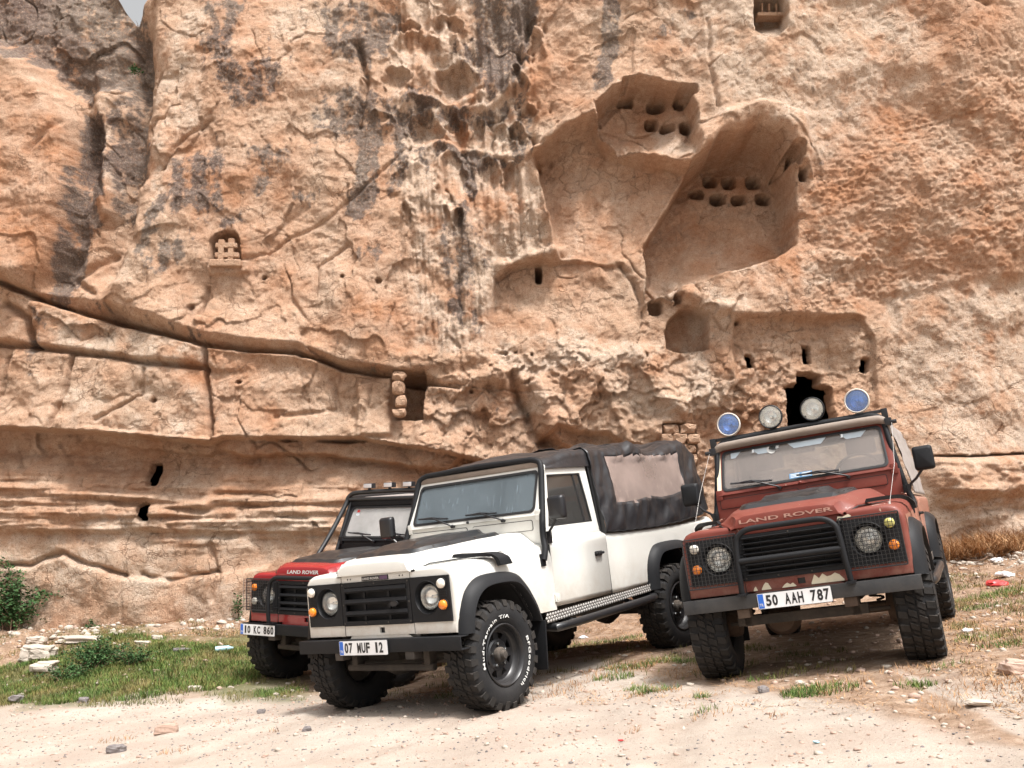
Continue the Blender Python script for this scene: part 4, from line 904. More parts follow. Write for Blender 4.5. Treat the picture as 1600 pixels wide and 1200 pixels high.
        for nm, O, I, yb in (('wheel_arch_flare', FLARE_O, FLARE_I, .80), ('wheel_arch_flare', RFL_O, RFL_I, .792)):
            A_ = smoothline([(a, 0, b) for a, b in O], 5); B_ = smoothline([(a, 0, b) for a, b in I], 5); rr = []
            for a, b in zip(A_, B_):
                m1 = a.lerp(b, .10); m2 = a.lerp(b, .55); m3 = a.lerp(b, .92)
                rr.append([(a.x, (yb - .0) * s, a.z), (m1.x, (yb + .035) * s, m1.z), (m2.x, (yb + .078) * s, m2.z), (m3.x, (yb + .092) * s, m3.z), (b.x, (yb + .082) * s, b.z), (b.x, (yb - .03) * s, b.z)])
            k = MB(); k.grid(rr); n_ = len(rr[0]); k.add([p for p in rr[0]], [tuple(range(n_))]); k.add([p for p in rr[-1]], [tuple(range(n_))]); k.build(nm, M_black, car, 40)
        if not (R and s > 0):
            k = MB(); k.hexa([(-.475, .62 * s, .20), (-.49, .62 * s, .20), (-.49, .86 * s, .20), (-.475, .86 * s, .20), (-.50, .62 * s, .58), (-.515, .62 * s, .58), (-.515, .87 * s, .58), (-.50, .87 * s, .58)]); k.build('mud_flap', M_black, car, 35, .004)
        # ---- lamp panel, headlight, small lamps
        y0, y1, z0, z1 = .378, .766, .716, 1.050
        hy, hz = .541, .895; cpts = []
        for a in range(40):
            A_ = 2 * math.pi * a / 40; cx_, cz_ = math.cos(A_), math.sin(A_)
            tx = ((y1 - hy) if cx_ > 0 else (y0 - hy)) / cx_ if abs(cx_) > 1e-6 else 1e9; tz = ((z1 - hz) if cz_ > 0 else (z0 - hz)) / cz_ if abs(cz_) > 1e-6 else 1e9
            t = min(tx, tz); cpts.append((hy + cx_ * t, hz + cz_ * t))
        for cy_, cz_ in ((y1, z1), (y0, z1), (y0, z0), (y1, z0)):      # snap the nearest ray to each corner
            i = min(range(40), key=lambda i: (cpts[i][0] - cy_) ** 2 + (cpts[i][1] - cz_) ** 2); cpts[i] = (cy_, cz_)
        ci = [(hy + .126 * math.cos(2 * math.pi * a / 40), hz + .126 * math.sin(2 * math.pi * a / 40)) for a in range(40)]
        k = MB(); k.ringplate([(.471, y * s, z) for y, z in cpts], [(.471, y * s, z) for y, z in ci], (.013, 0, 0)); k.build('lamp_panel', M_black, car, 35)
        hl = MB(); hl.lathe([(.1255, .484), (.122, .487), (.116, .474), (.106, .446), (.101, .456), (.095, .458), (.092, .448), (.090, .425)], (0, hy * s, hz), (1, 0, 0), 40, cap=False); hb = hl.build('headlight', M_black, car, 50)
        if M or R: pass
        k = MB(); k.lathe([(.093, .456), (.075, .474), (.05, .485), (.022, .490), (.0001, .491)], (0, hy * s, hz), (1, 0, 0), 40, cap=False); k.build('lens', M_cover, hb, 60)
        k = MB(); k.lathe([(.092, .452), (.086, .430), (.072, .405), (.048, .385), (.022, .375), (.0001, .374)], (0, hy * s, hz), (1, 0, 0), 40, cap=False); k.build('reflector', M_mirror, hb, 60)
        k = MB(); k.lathe([(.012, .38), (.012, .42), (.0001, .425)], (0, hy * s, hz), (1, 0, 0), 12, cap=False); k.build('bulb', M_chrome, hb, 60)
        def small(y, z, mt, nm, r=.036):
            k = MB(); k.lathe([(r + .006, .480), (r + .006, .492), (r, .496)], (0, y * s, z), (1, 0, 0), 24, cap=False); b_ = k.build(nm, M_black, car, 50)
            k = MB(); k.lathe([(r, .490), (r * .97, .512), (r * .7, .524), (.0001, .528)], (0, y * s, z), (1, 0, 0), 24, cap=False); k.build('lens', mt, b_, 60)
        zi, zs = (.838, .992) if not R else (.975, .836)
        small(.706, zi, M_amber, 'indicator'); small(.704, zs, M_clear if not (M and s > 0) else M_yel, 'sidelight')
        if W:
            k = MB()
            for z in (.898, .915, .932): k.box(.484, .489, *(sorted((.672 * s, .738 * s))), z - .005, z + .005)
            k.build('panel_rib', M_black, car)
        if M or R:
            k = MB(); yy0, yy1, zz0, zz1 = .372, .775, (.70 if M else .75), 1.066; X_ = .545
            ys_ = np.arange(yy0, yy1 + .001, .0272); zs_ = np.arange(zz0, zz1 + .001, .0272)
            for y in ys_: k.box(X_, X_ + .0035, y * s - .0019, y * s + .0019, zz0, zz1)
            for z in zs_: k.box(X_ - .003, X_ - .0002, min(yy0 * s, yy1 * s), max(yy0 * s, yy1 * s), z - .0019, z + .0019)
            for y in (yy0, yy1): k.tube([(X_, y * s, zz0), (X_, y * s, zz1)], .005, 6); k.tube([(X_ - .07, y * s, zz1 - .03), (X_, y * s, zz1 - .03)], .004, 6); k.tube([(X_ - .07, y * s, zz0 + .03), (X_, y * s, zz0 + .03)], .004, 6)
            for z in (zz0, zz1): k.tube([(X_, yy0 * s, z), (X_, yy1 * s, z)], .005, 6)
            k.build('lamp_guard', M_blackgloss, car)
            if R and s < 0:
                k = MB()
                for z in zs_: k.box(.36, X_, -.838, -.834, z - .002, z + .002)
                for x in np.arange(.36, X_ + .01, .03): k.box(x - .002, x + .002, -.8339, -.830, zz0, zz1)
                k.build('side_lamp_guard', M_chrome, car)
        # lower trim of the wing front: the panel gap beside the grille
        k = MB(); k.box(.4702, .4722, *(sorted((.3765 * s, .3735 * s))), .635, 1.09); k.build('panel_gap', M_seal, car)
        # wing top vent
        if W and s > 0 or M:
            path = smoothline([(.17, .60, 1.168), (.10, .70, 1.158), (.00, .785, 1.150), (-.07, .835, 1.125), (-.10, .847, 1.06)], 4) if W else smoothline([(.20, .55, 1.168), (.05, .68, 1.172), (-.12, .78, 1.165), (-.22, .838, 1.12), (-.25, .846, 1.07)], 4)
            rw = []
            for i, p in enumerate(path):
                hw = .055 + .03 * i / len(path); n2 = Vector((0, .55 if i < len(path) * .5 else 1, 1 if i < len(path) * .6 else .15)).normalized()
                q = [p + Vector((hw, 0, 0)) - n2 * .012, p + Vector((hw * .9, 0, 0)) + n2 * .018, p + Vector((-hw * .9, 0, 0)) + n2 * .018, p + Vector((-hw, 0, 0)) - n2 * .012]
                rw.append([(a.x, a.y * s, a.z) for a in q])
            k = MB(); k.grid(rw, cu=True); k.add(rw[0], [(0, 1, 2, 3)]); k.add(rw[-1], [(0, 1, 2, 3)]); k.build('wing_vent', M_black, car, 50)
        if W or M:   # perforated tread strip on the wing top
            k = MB()
            for i in range(6):
                x = .37 - i * .045; k.box(x - .012, x + .012, *(sorted(((.60 + .02 * (i % 2)) * s, (.67 + .02 * (i % 2)) * s))), 1.118, 1.1285)
            k.build('wing_top_tread', BODY if W else M_grime, car, 35, .003)
    # ---------------- centre front
    zg0, zg1 = .712, 1.046
    k = MB(); k.box(.40, .404, -.376, .376, .70, 1.05); k.build('radiator', M_inside, car)
    o_ = rrect(-.372, .372, zg0, zg1, .012, 3); i_ = rrect(-.335, .335, .748, 1.012, .008, 3)
    k = MB(); k.ringplate([(.468, y, z) for y, z in o_], [(.468, y, z) for y, z in i_], (.016, 0, 0)); gr = k.build('grille', M_black, car, 35)
    if not M:
        for z in (.985, .895, .805) if W else (.985, .905, .825, .765):
            h = .021 if W else .018
            sl = MB(); sl.prism([(.450, -.334, z - h), (.474, -.334, z - h), (.494, -.334, z - h * .2), (.486, -.334, z + h), (.450, -.334, z + h)], (0, .668, 0)); sl.build('slat', M_black, gr, 35)
        for y in (-.14, .125): sl = MB(); sl.box(.452, .466, y - .012, y + .012, .748, 1.012); sl.build('grille_upright', M_black, gr)
        if W:
            k = MB(); lo = [(.205 + .046 * math.cos(a), .868 + .023 * math.sin(a)) for a in np.linspace(0, 2 * math.pi, 28, endpoint=False)]
            k.prism([(.492, y, z) for y, z in lo], (.008, 0, 0)); k.build('oval_badge', M_seal, gr)
            k = MB(); li = [(.205 + .040 * math.cos(a), .868 + .018 * math.sin(a)) for a in np.linspace(0, 2 * math.pi, 28, endpoint=False)]
            k.ringplate([(.5, y, z) for y, z in lo], [(.5, y, z) for y, z in li], (.002, 0, 0)); k.build('badge_rim', M_black, gr)
    else:
        for z in (1.025, .985, .948, .910, .872, .832, .795, .757):
            sl = MB(); sl.prism([(.455, -.345, z - .007), (.490, -.345, z - .013), (.496, -.345, z - .004), (.462, -.345, z + .007)], (0, .69, 0)); sl.build('slat', M_black, gr, 35)
        for y in (-.22, 0, .22): sl = MB(); sl.box(.45, .458, y - .006, y + .006, .748, 1.012); sl.build('grille_upright', M_black, gr)
        k = MB()
        for s in (1, -1):
            for z in np.arange(.76, 1.05, .026): k.box(.478, .492, *(sorted((.352 * s, .40 * s))), z, z + .012)
        k.build('side_louvre', M_black, car, kind='stuff')
    bt = MB()
    for y, z in [(-.355, 1.03), (0, 1.03), (.355, 1.03), (-.355, .875), (.355, .875), (-.355, .73), (-.12, .73), (.12, .73), (.355, .73)]: bt.lathe([(.007, .484), (.007, .488), (.0001, .490)], (0, y, z), (1, 0, 0), 8, cap=False)
    bt.build('grille_bolt', M_under, car, kind='stuff')
    k = MB(); k.box(.452, .470, -.374, .374, 1.048, 1.098); pn = k.build('slam_panel', BODY, car, 35, .003)
    k = MB()
    for y in (-.30, -.268, .268, .30): k.lathe([(.006, .4702), (.006, .4725), (.0001, .4725)], (0, y, 1.073), (1, 0, 0), 10, cap=False)
    k.build('bolt_hole', M_ink, car, kind='stuff')
    # apron with the starting handle slot
    ap = MB()
    for a, b_ in ((-.372, .006), (.060, .372)): ap.box(.452, .470, a, b_, .635 if a < 0 else .6351, .711)
    ap.box(.452, .470, .0061, .0599, .692, .711); ap.box(.452, .4698, .0061, .0599, .635, .650)
    ap.box(.40, .42, -.37, .37, .60, .71)
    ap.build('apron', BODY, car, 35)
    k = MB(); k.box(.440, .448, 0, .065, .64, .70); k.build('handle_slot', M_ink, car)
    k = MB(); k.prism([(.455, -.35, .600), (.455, -.30, .6345), (.455, .30, .6345), (.455, .35, .600)], (.012, 0, 0)); k.build('lower_apron', BODY, car, 35)
    for s in (1, -1):
        k = MB(); k.box(.466, .4725, *(sorted((.385 * s, .785 * s))), .634, .708); k.build('lower_wing_strip', BODY, car, 35, .002)
    if M:
        k = MB(); k.prism([ws(y, z, .0235) for y, z in ((-.742, 1.43), (-.705, 1.43), (-.690, 1.82), (-.722, 1.82))], (.0012, 0, 0)); k.build('bare_screen_post', M_cream, car)
        def patch(pts, x=.4733): k_ = MB(); k_.prism([(x, y, z) for y, z in pts], (.0012, 0, 0)); k_.build('bare_patch', M_cream, car)
        def ragged(y0, y1, z0, z1, n, seed):
            r = np.random.default_rng(seed); ys = np.linspace(y0, y1, n); top = [z0 + (z1 - z0) * float(r.uniform(.45, 1)) * (1 if 0 < i < n - 1 else .2) for i in range(n)]
            return [(float(y), z0) for y in (y1, y0)][::-1][::-1] and [(float(ys[0]), z0)] + [(float(y), t) for y, t in zip(ys, top)] + [(float(ys[-1]), z0)]
        patch(ragged(.10, .33, .636, .705, 9, 1)); patch(ragged(-.11, -.01, .636, .672, 6, 2)); patch(ragged(-.26, -.19, .636, .695, 5, 3)); patch(ragged(-.32, -.29, .636, .668, 4, 4))
        patch([(.355, 1.052), (.365, 1.085), (.40, 1.078), (.44, 1.092), (.46, 1.075), (.43, 1.062), (.40, 1.066)], .487)
    # ---------------- bonnet
    def bon(x, q):                                           # q: -1..1 across
        t = (.47 - x) / 1.235; e = float(np.interp(x, [-.765, -.45, -.1, .2, .4, .44, .49], [.68, .662, .60, .55, .50, .44, .41]))
        zc = float(np.interp(x, [-.77, -.3, .2, .40, .455, .49], [1.282, 1.266, 1.235, 1.212, 1.196, 1.178])); ze = float(np.interp(x, [-.77, -.1, .40, .44, .49], [1.178, 1.160, 1.152, 1.118, 1.106]))
        a = abs(q); sh = 1 - sstep(.72, 1.0, a) if a > .72 else 1.0
        z = ze + (zc - ze) * (sh if a < 1 else 0) + .012 * (1 - q * q)
        if x > .42 and a < .9: z = max(z, zc - .01 * a)
        return (x, q * e, float(z))
    qs = [-1, -.985, -.96, -.92, -.87, -.81, -.76, -.70, -.55, -.35, -.15, 0, .15, .35, .55, .70, .76, .81, .87, .92, .96, .985, 1]
    rows = [[bon(x, q) for q in qs] for x in [-.765, -.6, -.45, -.3, -.1, .1, .2, .3, .38, .41, .43, .45, .47, .485, .492]]
    fr = rows[-1]; rows.append([(.497, p[1], p[2] - .012) for p in fr]); rows.append([(.497, p[1] * 1.0, min(p[2] - .013, 1.104)) for p in fr]); rows.append([(.485, p[1], 1.098) for p in fr])
    rows = [[(p[0], p[1] * .998, p[2] - .03) if i in (0, len(r_) - 1) else p for i, p in enumerate(r_)] for r_ in rows[:12]] + rows[12:]
    k = MB(); k.grid(rows); bonnet = k.build('bonnet', BODY, car, 38)
    k = MB(); g_ = [Vector(bon(x, 1.0)) for x in (.46, .42, .38, .2, 0, -.2, -.45, -.76)]
    for s in (1, -1): k.tube([(p.x, (p.y + .004) * s, p.z - .018 * 0 - .012) for p in g_], .005, 6)
    k.build('bonnet_seam', M_seal, car)
    # rubber-black chequer plate on the bonnet
    def plate_pt(x, q, up): p = bon(x, q); return (p[0], p[1], p[2] + up)
    xr = (.36 if not M else .26, -.66); hw = lambda x: np.interp(x, [-.66, -.5, .1, .36], [.58, .68, .72, .62])
    rw = []
    for x in np.linspace(xr[0], xr[1], 22):
        r_ = []
        for q in np.linspace(-1, 1, 25):
            qq = q * float(hw(x)); up = .026 if (abs(q) < .99 and xr[1] + .01 < x < xr[0] - .01) else -.004
            mid = .036 * (sstep(.0, .12, .62 - abs(q)) * sstep(.0, .1, xr[0] - .12 - x)); nn = .010 * float(pnoise(np.array([x * 5.0]), np.array([q * 4.0]), 3)[0])
            if .10 < abs(q) < .16: mid -= .012
            r_.append(plate_pt(x, qq, up + float(mid) + (nn if up > 0 else 0)))
        rw.append(r_)
    k = MB(); k.grid(rw); bp = k.build('bonnet_tread_plate', M_blackgloss, car, 25)
    k = MB()
    for q in (-.93, .93):
        for x in np.linspace(.16, -.60, 6):
            p = plate_pt(x, q * float(hw(x)), .015); k.lathe([(.011, 0), (.011, .007), (.0001, .009)], p, (0, 0, 1), 8, cap=False)
    for y in np.linspace(-.75, .75, 5): p = plate_pt(.20, y * .55, .012); k.lathe([(.011, 0), (.011, .008), (.0001, .009)], p, (0, 0, 1), 8, cap=False)
    k.build('plate_bolt', M_under, bp, kind='stuff')
    if M: letter_mesh('bonnet_lettering', 'LAND ROVER', 0, 0, lambda a, b, c: (.4985 + c * .4, -.335 + a * .68, 1.130 + b * .029), M_letfade, bonnet, .02)
    if R: letter_mesh('bonnet_lettering', 'LAND ROVER', 0, 0, lambda a, b, c: (.4985 + c * .4, -.22 + a * .45 + b * .008, 1.122 + b * .036), M_letw, bonnet, .025)
    if W:
        k = MB(); k.box(.4702, .476, -.139, .150, 1.052, 1.088); bd = k.build('badge', M_ink, car, 35, .002)
        letter_mesh('badge_lettering', 'LAND ROVER', 0, 0, lambda a, b, c: (.4763 + c * .3, -.13 + a * .18, 1.061 + b * .017), M_letw, bd, .015)
        k = MB(); k.box(.4762, .4768, .062, .142, 1.056, 1.084); k.build('badge_panel', simple('badge_purple', (.10, .05, .12), .4), bd)
    # ---------------- bulkhead, flaps, screen
    SCR = M_black if R else BODY
    k = MB(); k.box(-.80, -.772, -.765, .765, 1.08, 1.408); k.build('bulkhead', SCR, car, 35, .006)
    for a, b_ in ((-.735, -.055), (.005, .66)):
        k = MB(); k.prism([(-.772, y, z) for y, z in rrect(a, b_, 1.288, 1.378, .018, 3)], (.0015, 0, 0)); k.build('flap_seam', M_seal, car)
        k = MB(); k.prism([(-.7705, y, z) for y, z in rrect(a + .005, b_ - .005, 1.293, 1.373, .016, 3)], (.006, 0, 0)); k.build('vent_flap', SCR, car, 35, .002)
    out_ = [(-1 if y < 0 else 1, y, z) for y, z in rrect(-.745, .745, 1.408, 1.838, .03, 5)]
    def lean(y, z): return y * (1 - .028 * (z - 1.44) / .35)
    o_ = [ws(lean(y, z), z, -.01) for _, y, z in out_]; i_ = [ws(lean(y, z), z, -.01) for y, z in rrect(-.695, .695, 1.440, 1.792, .045, 5)]
    k = MB(); k.ringplate(o_, i_, (.032, 0, 0)); k.build('windscreen_frame', SCR, car, 35, .004)
    o_ = [ws(lean(y, z), z, .018) for y, z in rrect(-.698, .698, 1.437, 1.795, .045, 5)]; i_ = [ws(lean(y, z), z, .018) for y, z in rrect(-.676, .676, 1.459, 1.773, .04, 5)]
    k = MB(); k.ringplate(o_, i_, (.010, 0, 0)); k.build('screen_seal', M_seal, car, 35, .003)
    k = MB(); k.prism([ws(lean(y, z), z, .008) for y, z in rrect(-.688, .688, 1.447, 1.785, .042, 5)], (.005, 0, 0)); k.build('windscreen', M_glassm if M else M_glassr if R else M_glass, car, 35)
    for s in (1, -1):
        k = MB(); k.box(-.80, -.755, *(sorted((.70 * s, .755 * s))), 1.37, 1.455); k.build('screen_bracket', SCR, car, 35, .005)
    for (a, b_, c) in (((-.617, 1.500), (-.258, 1.474), (-.205, 1.400)), ((-.05, 1.482), (.30, 1.470), (.365, 1.400))):
        k = MB(); A_ = Vector(ws(a[0], a[1], .045)); B_ = Vector(ws(b_[0], b_[1], .045)); C_ = Vector(ws(c[0], c[1], .015)); Mi = A_.lerp(B_, .52)
        k.tube([A_, B_], .008, 6); k.tube([A_.lerp(B_, .25) + Vector((.012, 0, .004)), Mi + Vector((.026, 0, .012)), A_.lerp(B_, .75) + Vector((.012, 0, .004))], .006, 6)
        k.tube([Mi + Vector((.024, 0, .01)), C_ + Vector((.035, 0, .01)), C_], .0075, 6); k.lathe([(.016, 0), (.016, .03), (.0001, .034)], C_ - Vector((.01, 0, 0)), (1, 0, 0), 10); k.build('wiper', M_ink, car, 60)
    k = MB(); k.lathe([(.012, 0), (.014, .02), (.0001, .03)], (-.765, -.03, 1.415), (1, 0, .3), 10); k.build('washer_jet', M_ink if not M else BODY, car)
    # ---------------- cabin
    k = MB(); k.box(-3.70, -.80, -.74, .74, .70, .76); k.build('floor', M_inside, car)
    k = MB(); k.box(-1.02, -.80, -.70, .70, 1.12, 1.33); k.build('dashboard', M_inside, car, 35, .03)
    for y in (-.42, .42):
        k = MB(); k.box(-1.60, -1.12, y - .23, y + .23, .98, 1.10); k.hexa([(-1.62, y - .23, 1.05), (-1.52, y - .23, 1.05), (-1.52, y + .23, 1.05), (-1.62, y + .23, 1.05), (-1.74, y - .21, 1.60), (-1.66, y - .21, 1.60), (-1.66, y + .21, 1.60), (-1.74, y + .21, 1.60)]); k.box(-1.77, -1.68, y - .13, y + .13, 1.62, 1.78); k.build('seat', M_seat, car, 35, .03)
    k = MB(); c_ = Vector((-1.10, .42, 1.42)); e1 = Vector((0, 1, 0)); e2 = Vector((-.45, 0, .9)).normalized()
    k.tube([c_ + e1 * .20 * math.cos(a) + e2 * .20 * math.sin(a) for a in np.linspace(0, 2 * math.pi, 32, endpoint=False)], .013, 8, closed=True)
    for a in (.3, 2.84, 4.71): k.tube([c_, c_ + e1 * .2 * math.cos(a) + e2 * .2 * math.sin(a)], .009, 6)
    k.tube([c_, c_ + Vector((.25, 0, -.18))], .02, 8); k.build('steering_wheel', M_ink, car)
    k = MB(); k.prism([(-1.01, y, z) for y, z in rrect(-.08, .11, 1.675, 1.74, .015, 3)], (.02, 0, 0)); k.build('inside_mirror', M_ink, car)
    # ---------------- doors and sides
    rear = -3.74
    for s in (1, -1):
        nl = R and s > 0
        def Y(z): return .757 - (z - 1.21) * .10
        prof = [(.655, .795), (.70, .806), (.95, .810), (1.10, .809), (1.140, .812), (1.165, .808), (1.185, .792), (1.198, .768), (1.212, .757)]
        def skin(x0, x1, name, mat, zb=None, n=2):
            k = MB(); rr = []
            for x in np.linspace(x0, x1, n):
                z_b = zb(x) if zb else .655; rr.append([(x, y * s, max(z, z_b)) for z, y in prof] + [(x, .74 * s, 1.212)])
            k.grid(rr); return k.build(name, mat, car, 28, solid=.012)
        door = skin(-.770, -1.630, 'door', SIDE)
        k = MB()
        for x in (-.7655, -1.6345): k.box(x - .0035, x + .0035, *(sorted((.775 * s, .8065 * s))), .65, 1.16)
        k.build('door_gap', M_seal, car)
        o_ = [(-.800, 1.2125), (-1.20, 1.2125), (-1.628, 1.2125), (-1.615, 1.5), (-1.600, 1.815), (-1.30, 1.815), (-.958, 1.815), (-.880, 1.5)]; i_ = [(-.868, 1.305), (-1.20, 1.305), (-1.550, 1.305), (-1.528, 1.5), (-1.495, 1.745), (-1.30, 1.745), (-.985, 1.745), (-.930, 1.5)]
        k = MB(); k.ringplate([(x, Y(z) * s, z) for x, z in o_], [(x, Y(z) * s, z) for x, z in i_], (0, -.03 * s, 0)); fr = k.build('window_frame', SIDE if not R else M_black, door, 35, .004)
        k = MB(); k.prism([(x, (Y(z) - .016) * s, z) for x, z in i_], (0, -.004 * s, 0)); k.build('door_glass', M_sideglass, door)
        in2 = [(x + (.012 if x < -1.2 else -.012 if x > -1.2 else 0), z + (.012 if z < 1.4 else -.012 if z > 1.6 else 0)) for x, z in i_]
        k = MB(); k.ringplate([(x, (Y(z) - .006) * s, z) for x, z in i_], [(x, (Y(z) - .006) * s, z) for x, z in in2], (0, -.012 * s, 0)); k.hexa([(-1.43, (Y(1.31) - .01) * s, 1.31), (-1.45, (Y(1.31) - .01) * s, 1.31), (-1.45, (Y(1.31) - .02) * s, 1.31), (-1.43, (Y(1.31) - .02) * s, 1.31), (-1.385, (Y(1.74) - .01) * s, 1.74), (-1.405, (Y(1.74) - .01) * s, 1.74), (-1.405, (Y(1.74) - .02) * s, 1.74), (-1.385, (Y(1.74) - .02) * s, 1.74)]); k.build('window_channel', M_seal, door)
        k = MB(); k.prism([(x, .811 * s, z) for x, z in rrect(-1.535, -1.42, 1.005, 1.045, .012, 3)], (0, .006 * s, 0)); k.tube([(-1.43, .84 * s, 1.028), (-1.52, .84 * s, 1.028)], .011, 8); k.tube([(-1.43, .81 * s, 1.028), (-1.43, .84 * s, 1.028)], .009, 8); k.tube([(-1.52, .81 * s, 1.028), (-1.52, .84 * s, 1.028)], .012, 8); k.build('door_handle', M_ink, door)
        for z in (.725, 1.235):
            k = MB(); k.box(-.812, -.742, *(sorted(((.808 if z < 1 else .765) * s, (.826 if z < 1 else .80) * s))), z - .032, z + .032); k.tube([(-.765, (.828 if z < 1 else .80) * s, z - .035), (-.765, (.828 if z < 1 else .80) * s, z + .035)], .009, 8)
            k.build('hinge', SIDE if W else M_black, door, 35, .003)
        # mirror
        if not (R and s < 0):
            k = MB(); my = .965; k.tube([(-.775, .80 * s, 1.19), (-.76, .83 * s, 1.27), (-.735, .88 * s, 1.305), (-.715, .94 * s, 1.37)], .011, 8); k.box(-.80, -.75, *(sorted((.79 * s, .82 * s))), 1.17, 1.27); ma = k.build('mirror_arm', M_ink, car)
            k = MB(); rr = []
            for i, (xo, sc) in enumerate(((-.735, .97), (-.730, 1.0), (-.70, .99), (-.680, .90), (-.672, .72))): rr.append([(xo, (my + (y - my) * sc) * s, 1.455 + (z - 1.455) * sc) for y, z in rrect(my - .078, my + .078, 1.360, 1.555, .025, 4)])
            k.grid(rr, cu=True); k.add(rr[-1], [tuple(range(len(rr[-1])))]); k.add(rr[0], [tuple(range(len(rr[0])))]); mh = k.build('wing_mirror', M_ink if not M else M_black, car, 50)
            k = MB(); k.prism([(-.7365, y * s, z) for y, z in rrect(my - .07, my + .07, 1.37, 1.545, .02, 3)], (.0008, 0, 0)); k.build('mirror_glass', M_chrome, mh)
        # rear body side
        zb = lambda x: arch_z(x, RFL_I, .655)
        xs2 = np.array([-1.638, -2.0, -2.3, -2.363] + list(np.linspace(-2.37, -3.115, 24)) + [-3.125, -3.4, -3.72, rear])
        k = MB(); rr = []
        for x in xs2:
            z_b = zb(x); rr.append([(x, (y - .006) * s, max(z, z_b)) for z, y in prof] + [(x, .70 * s, 1.212)])
        k.grid(rr); side = k.build('rear_side', SIDE, car, 28, solid=.012)
        k = MB(); P = smoothline([(a, 0, b) for a, b in RFL_I], 5); k.grid([[(p[0], .80 * s, p[2] - .002), (p[0], .42 * s, p[2] + .02)] for p in P]); k.build('arch_liner', M_inside, car)
        # sill chequer plate and side tube
        if W or M:
            zA = lambda x: np.interp(x, [-2.335, -.60], [.603, .543]); zB = lambda x: np.interp(x, [-2.335, -.60], [.668, .620])
            k = MB(); xa, xb = -.60, -2.335; k.hexa([(xa, .811 * s, zA(xa)), (xb, .811 * s, zA(xb)), (xb, .816 * s, zA(xb)), (xa, .816 * s, zA(xa)), (xa, .811 * s, zB(xa)), (xb, .811 * s, zB(xb)), (xb, .816 * s, zB(xb)), (xa, .816 * s, zB(xa))]); sp = k.build('sill_plate', M_under, car)
            if W:
                k = MB(); nn = 46
                for i in range(nn):
                    x = xa + (xb - xa) * (i + .5) / nn
                    for j in range(3):
                        x2 = x + (.019 if j == 1 else 0); zc = zA(x2) + (zB(x2) - zA(x2)) * (.18 + .32 * j); hx_, hz_ = .0175, .0135
                        k.add([(x2 + hx_, .8162 * s, zc), (x2, .8162 * s, zc + hz_), (x2 - hx_, .8162 * s, zc), (x2, .8162 * s, zc - hz_), (x2, .8205 * s, zc)], [(0, 1, 4), (1, 2, 4), (2, 3, 4), (3, 0, 4)])
                k.build('raised_diamond', M_alu, sp, 10, kind='stuff')
            k = MB(); k.tube(smoothline([(-.66, .60 * s, .52), (-.70, .80 * s, .50), (-.78, .858 * s, .50), (-1.5, .862 * s, .52), (-2.2, .86 * s, .542), (-2.30, .80 * s, .548), (-2.33, .60 * s, .56)], 4), .035, 14)
            for x in (-.95, -2.05): k.tube([(x, .45 * s, .60), (x, .86 * s, .51)], .02, 8)
            k.build('side_tube', M_blackgloss, car)
    k = MB(); k.box(rear - .02, rear - .001, -.77, .77, .66, 1.20); k.build('tailboard', SIDE, car, 35, .005)
    # ---------------- roll cage at the screen
    CG = M_black
    if W or M:
        fx = -.64 if W else -.70; fz = 1.045 if W else 1.085
        pth = [(fx, -.825, fz), (fx - .04, -.822, 1.14), (fx - .085, -.785, 1.27), (-.845, -.735, 1.60), (-.905, -.712, 1.80), (-.925, -.68, 1.862), (-.93, -.60, 1.886)]
        k = MB(); P = smoothline(pth, 4); k.tube(P + [Vector((-.93, 0, 1.90))] + [Vector((p.x, -p.y, p.z)) for p in P[::-1]], .027 if W else .023, 12)
        for s in (1, -1): k.box(fx - .03, fx + .03, *(sorted((.806 * s, .822 * s))), fz - .05, fz + .05)
        k.build('roll_cage', CG, car, 50)
    if R:
        k = MB(); P = smoothline([(-.36, -.80, 1.13), (-.62, -.78, 1.45), (-.86, -.755, 1.80), (-.90, -.735, 1.90), (-.91, -.66, 1.945), (-.92, -.5, 1.955)], 4)
        k.tube(P + [Vector((-.92, 0, 1.96))] + [Vector((p.x, -p.y, p.z)) for p in P[::-1]], .027, 12)
        for s in (1, -1):
            k.tube([(-.90, .735 * s, 1.90), (-2.2, .735 * s, 1.96), (-3.5, .735 * s, 1.96)], .025, 10)
            k.tube([(-.70, .77 * s, 1.20), (-.93, .72 * s, 1.86)], .022, 8)
        k.tube([(-.90, -.72, 1.875), (-.90, .72, 1.875)], .022, 8); k.build('roll_cage', M_blackgloss, car, 50)
        k = MB(); k.box(-.97, -.90, -.70, .70, 1.800, 1.862); k.build('header_rail', M_black, car, 35, .01)
        k = MB(); rr = []
        for x in (-.96, -1.0, -1.1, -2.0, -3.4, -3.62, -3.70):
            zt = float(np.interp(x, [-3.7, -3.6, -1.1, -.96], [1.86, 1.925, 1.925, 1.845])); rr.append([(x, y, z) for y, z in [(-.745, 1.22 if x < -1.63 else 1.80), (-.715, 1.80), (-.66, zt - .02), (0, zt), (.66, zt - .02), (.715, 1.80), (.745, 1.22 if x < -1.63 else 1.80)]])
        k.grid(rr); k.build('roof', M_greyc, car, 40)
        for y in (-.42, -.11, .18, .47):
            k = MB(); k.box(-.95, -.885, y - .068, y + .068, 1.995, 2.052); k.box(-.93, -.90, y - .012, y + .012, 1.96, 1.995); lt = k.build('roof_light', M_ink, car, 35, .008)
            k = MB(); k.box(-.884, -.879, y - .060, y + .060, 2.001, 2.046); k.build('lens', M_refl, lt, 35, .003)
        k = MB(); k.prism([ws(y, z, .012) for y, z in rrect(-.60, -.55, 1.69, 1.76, .006, 2)], (.001, 0, 0)); st = k.build('screen_sticker', M_sticker, car)
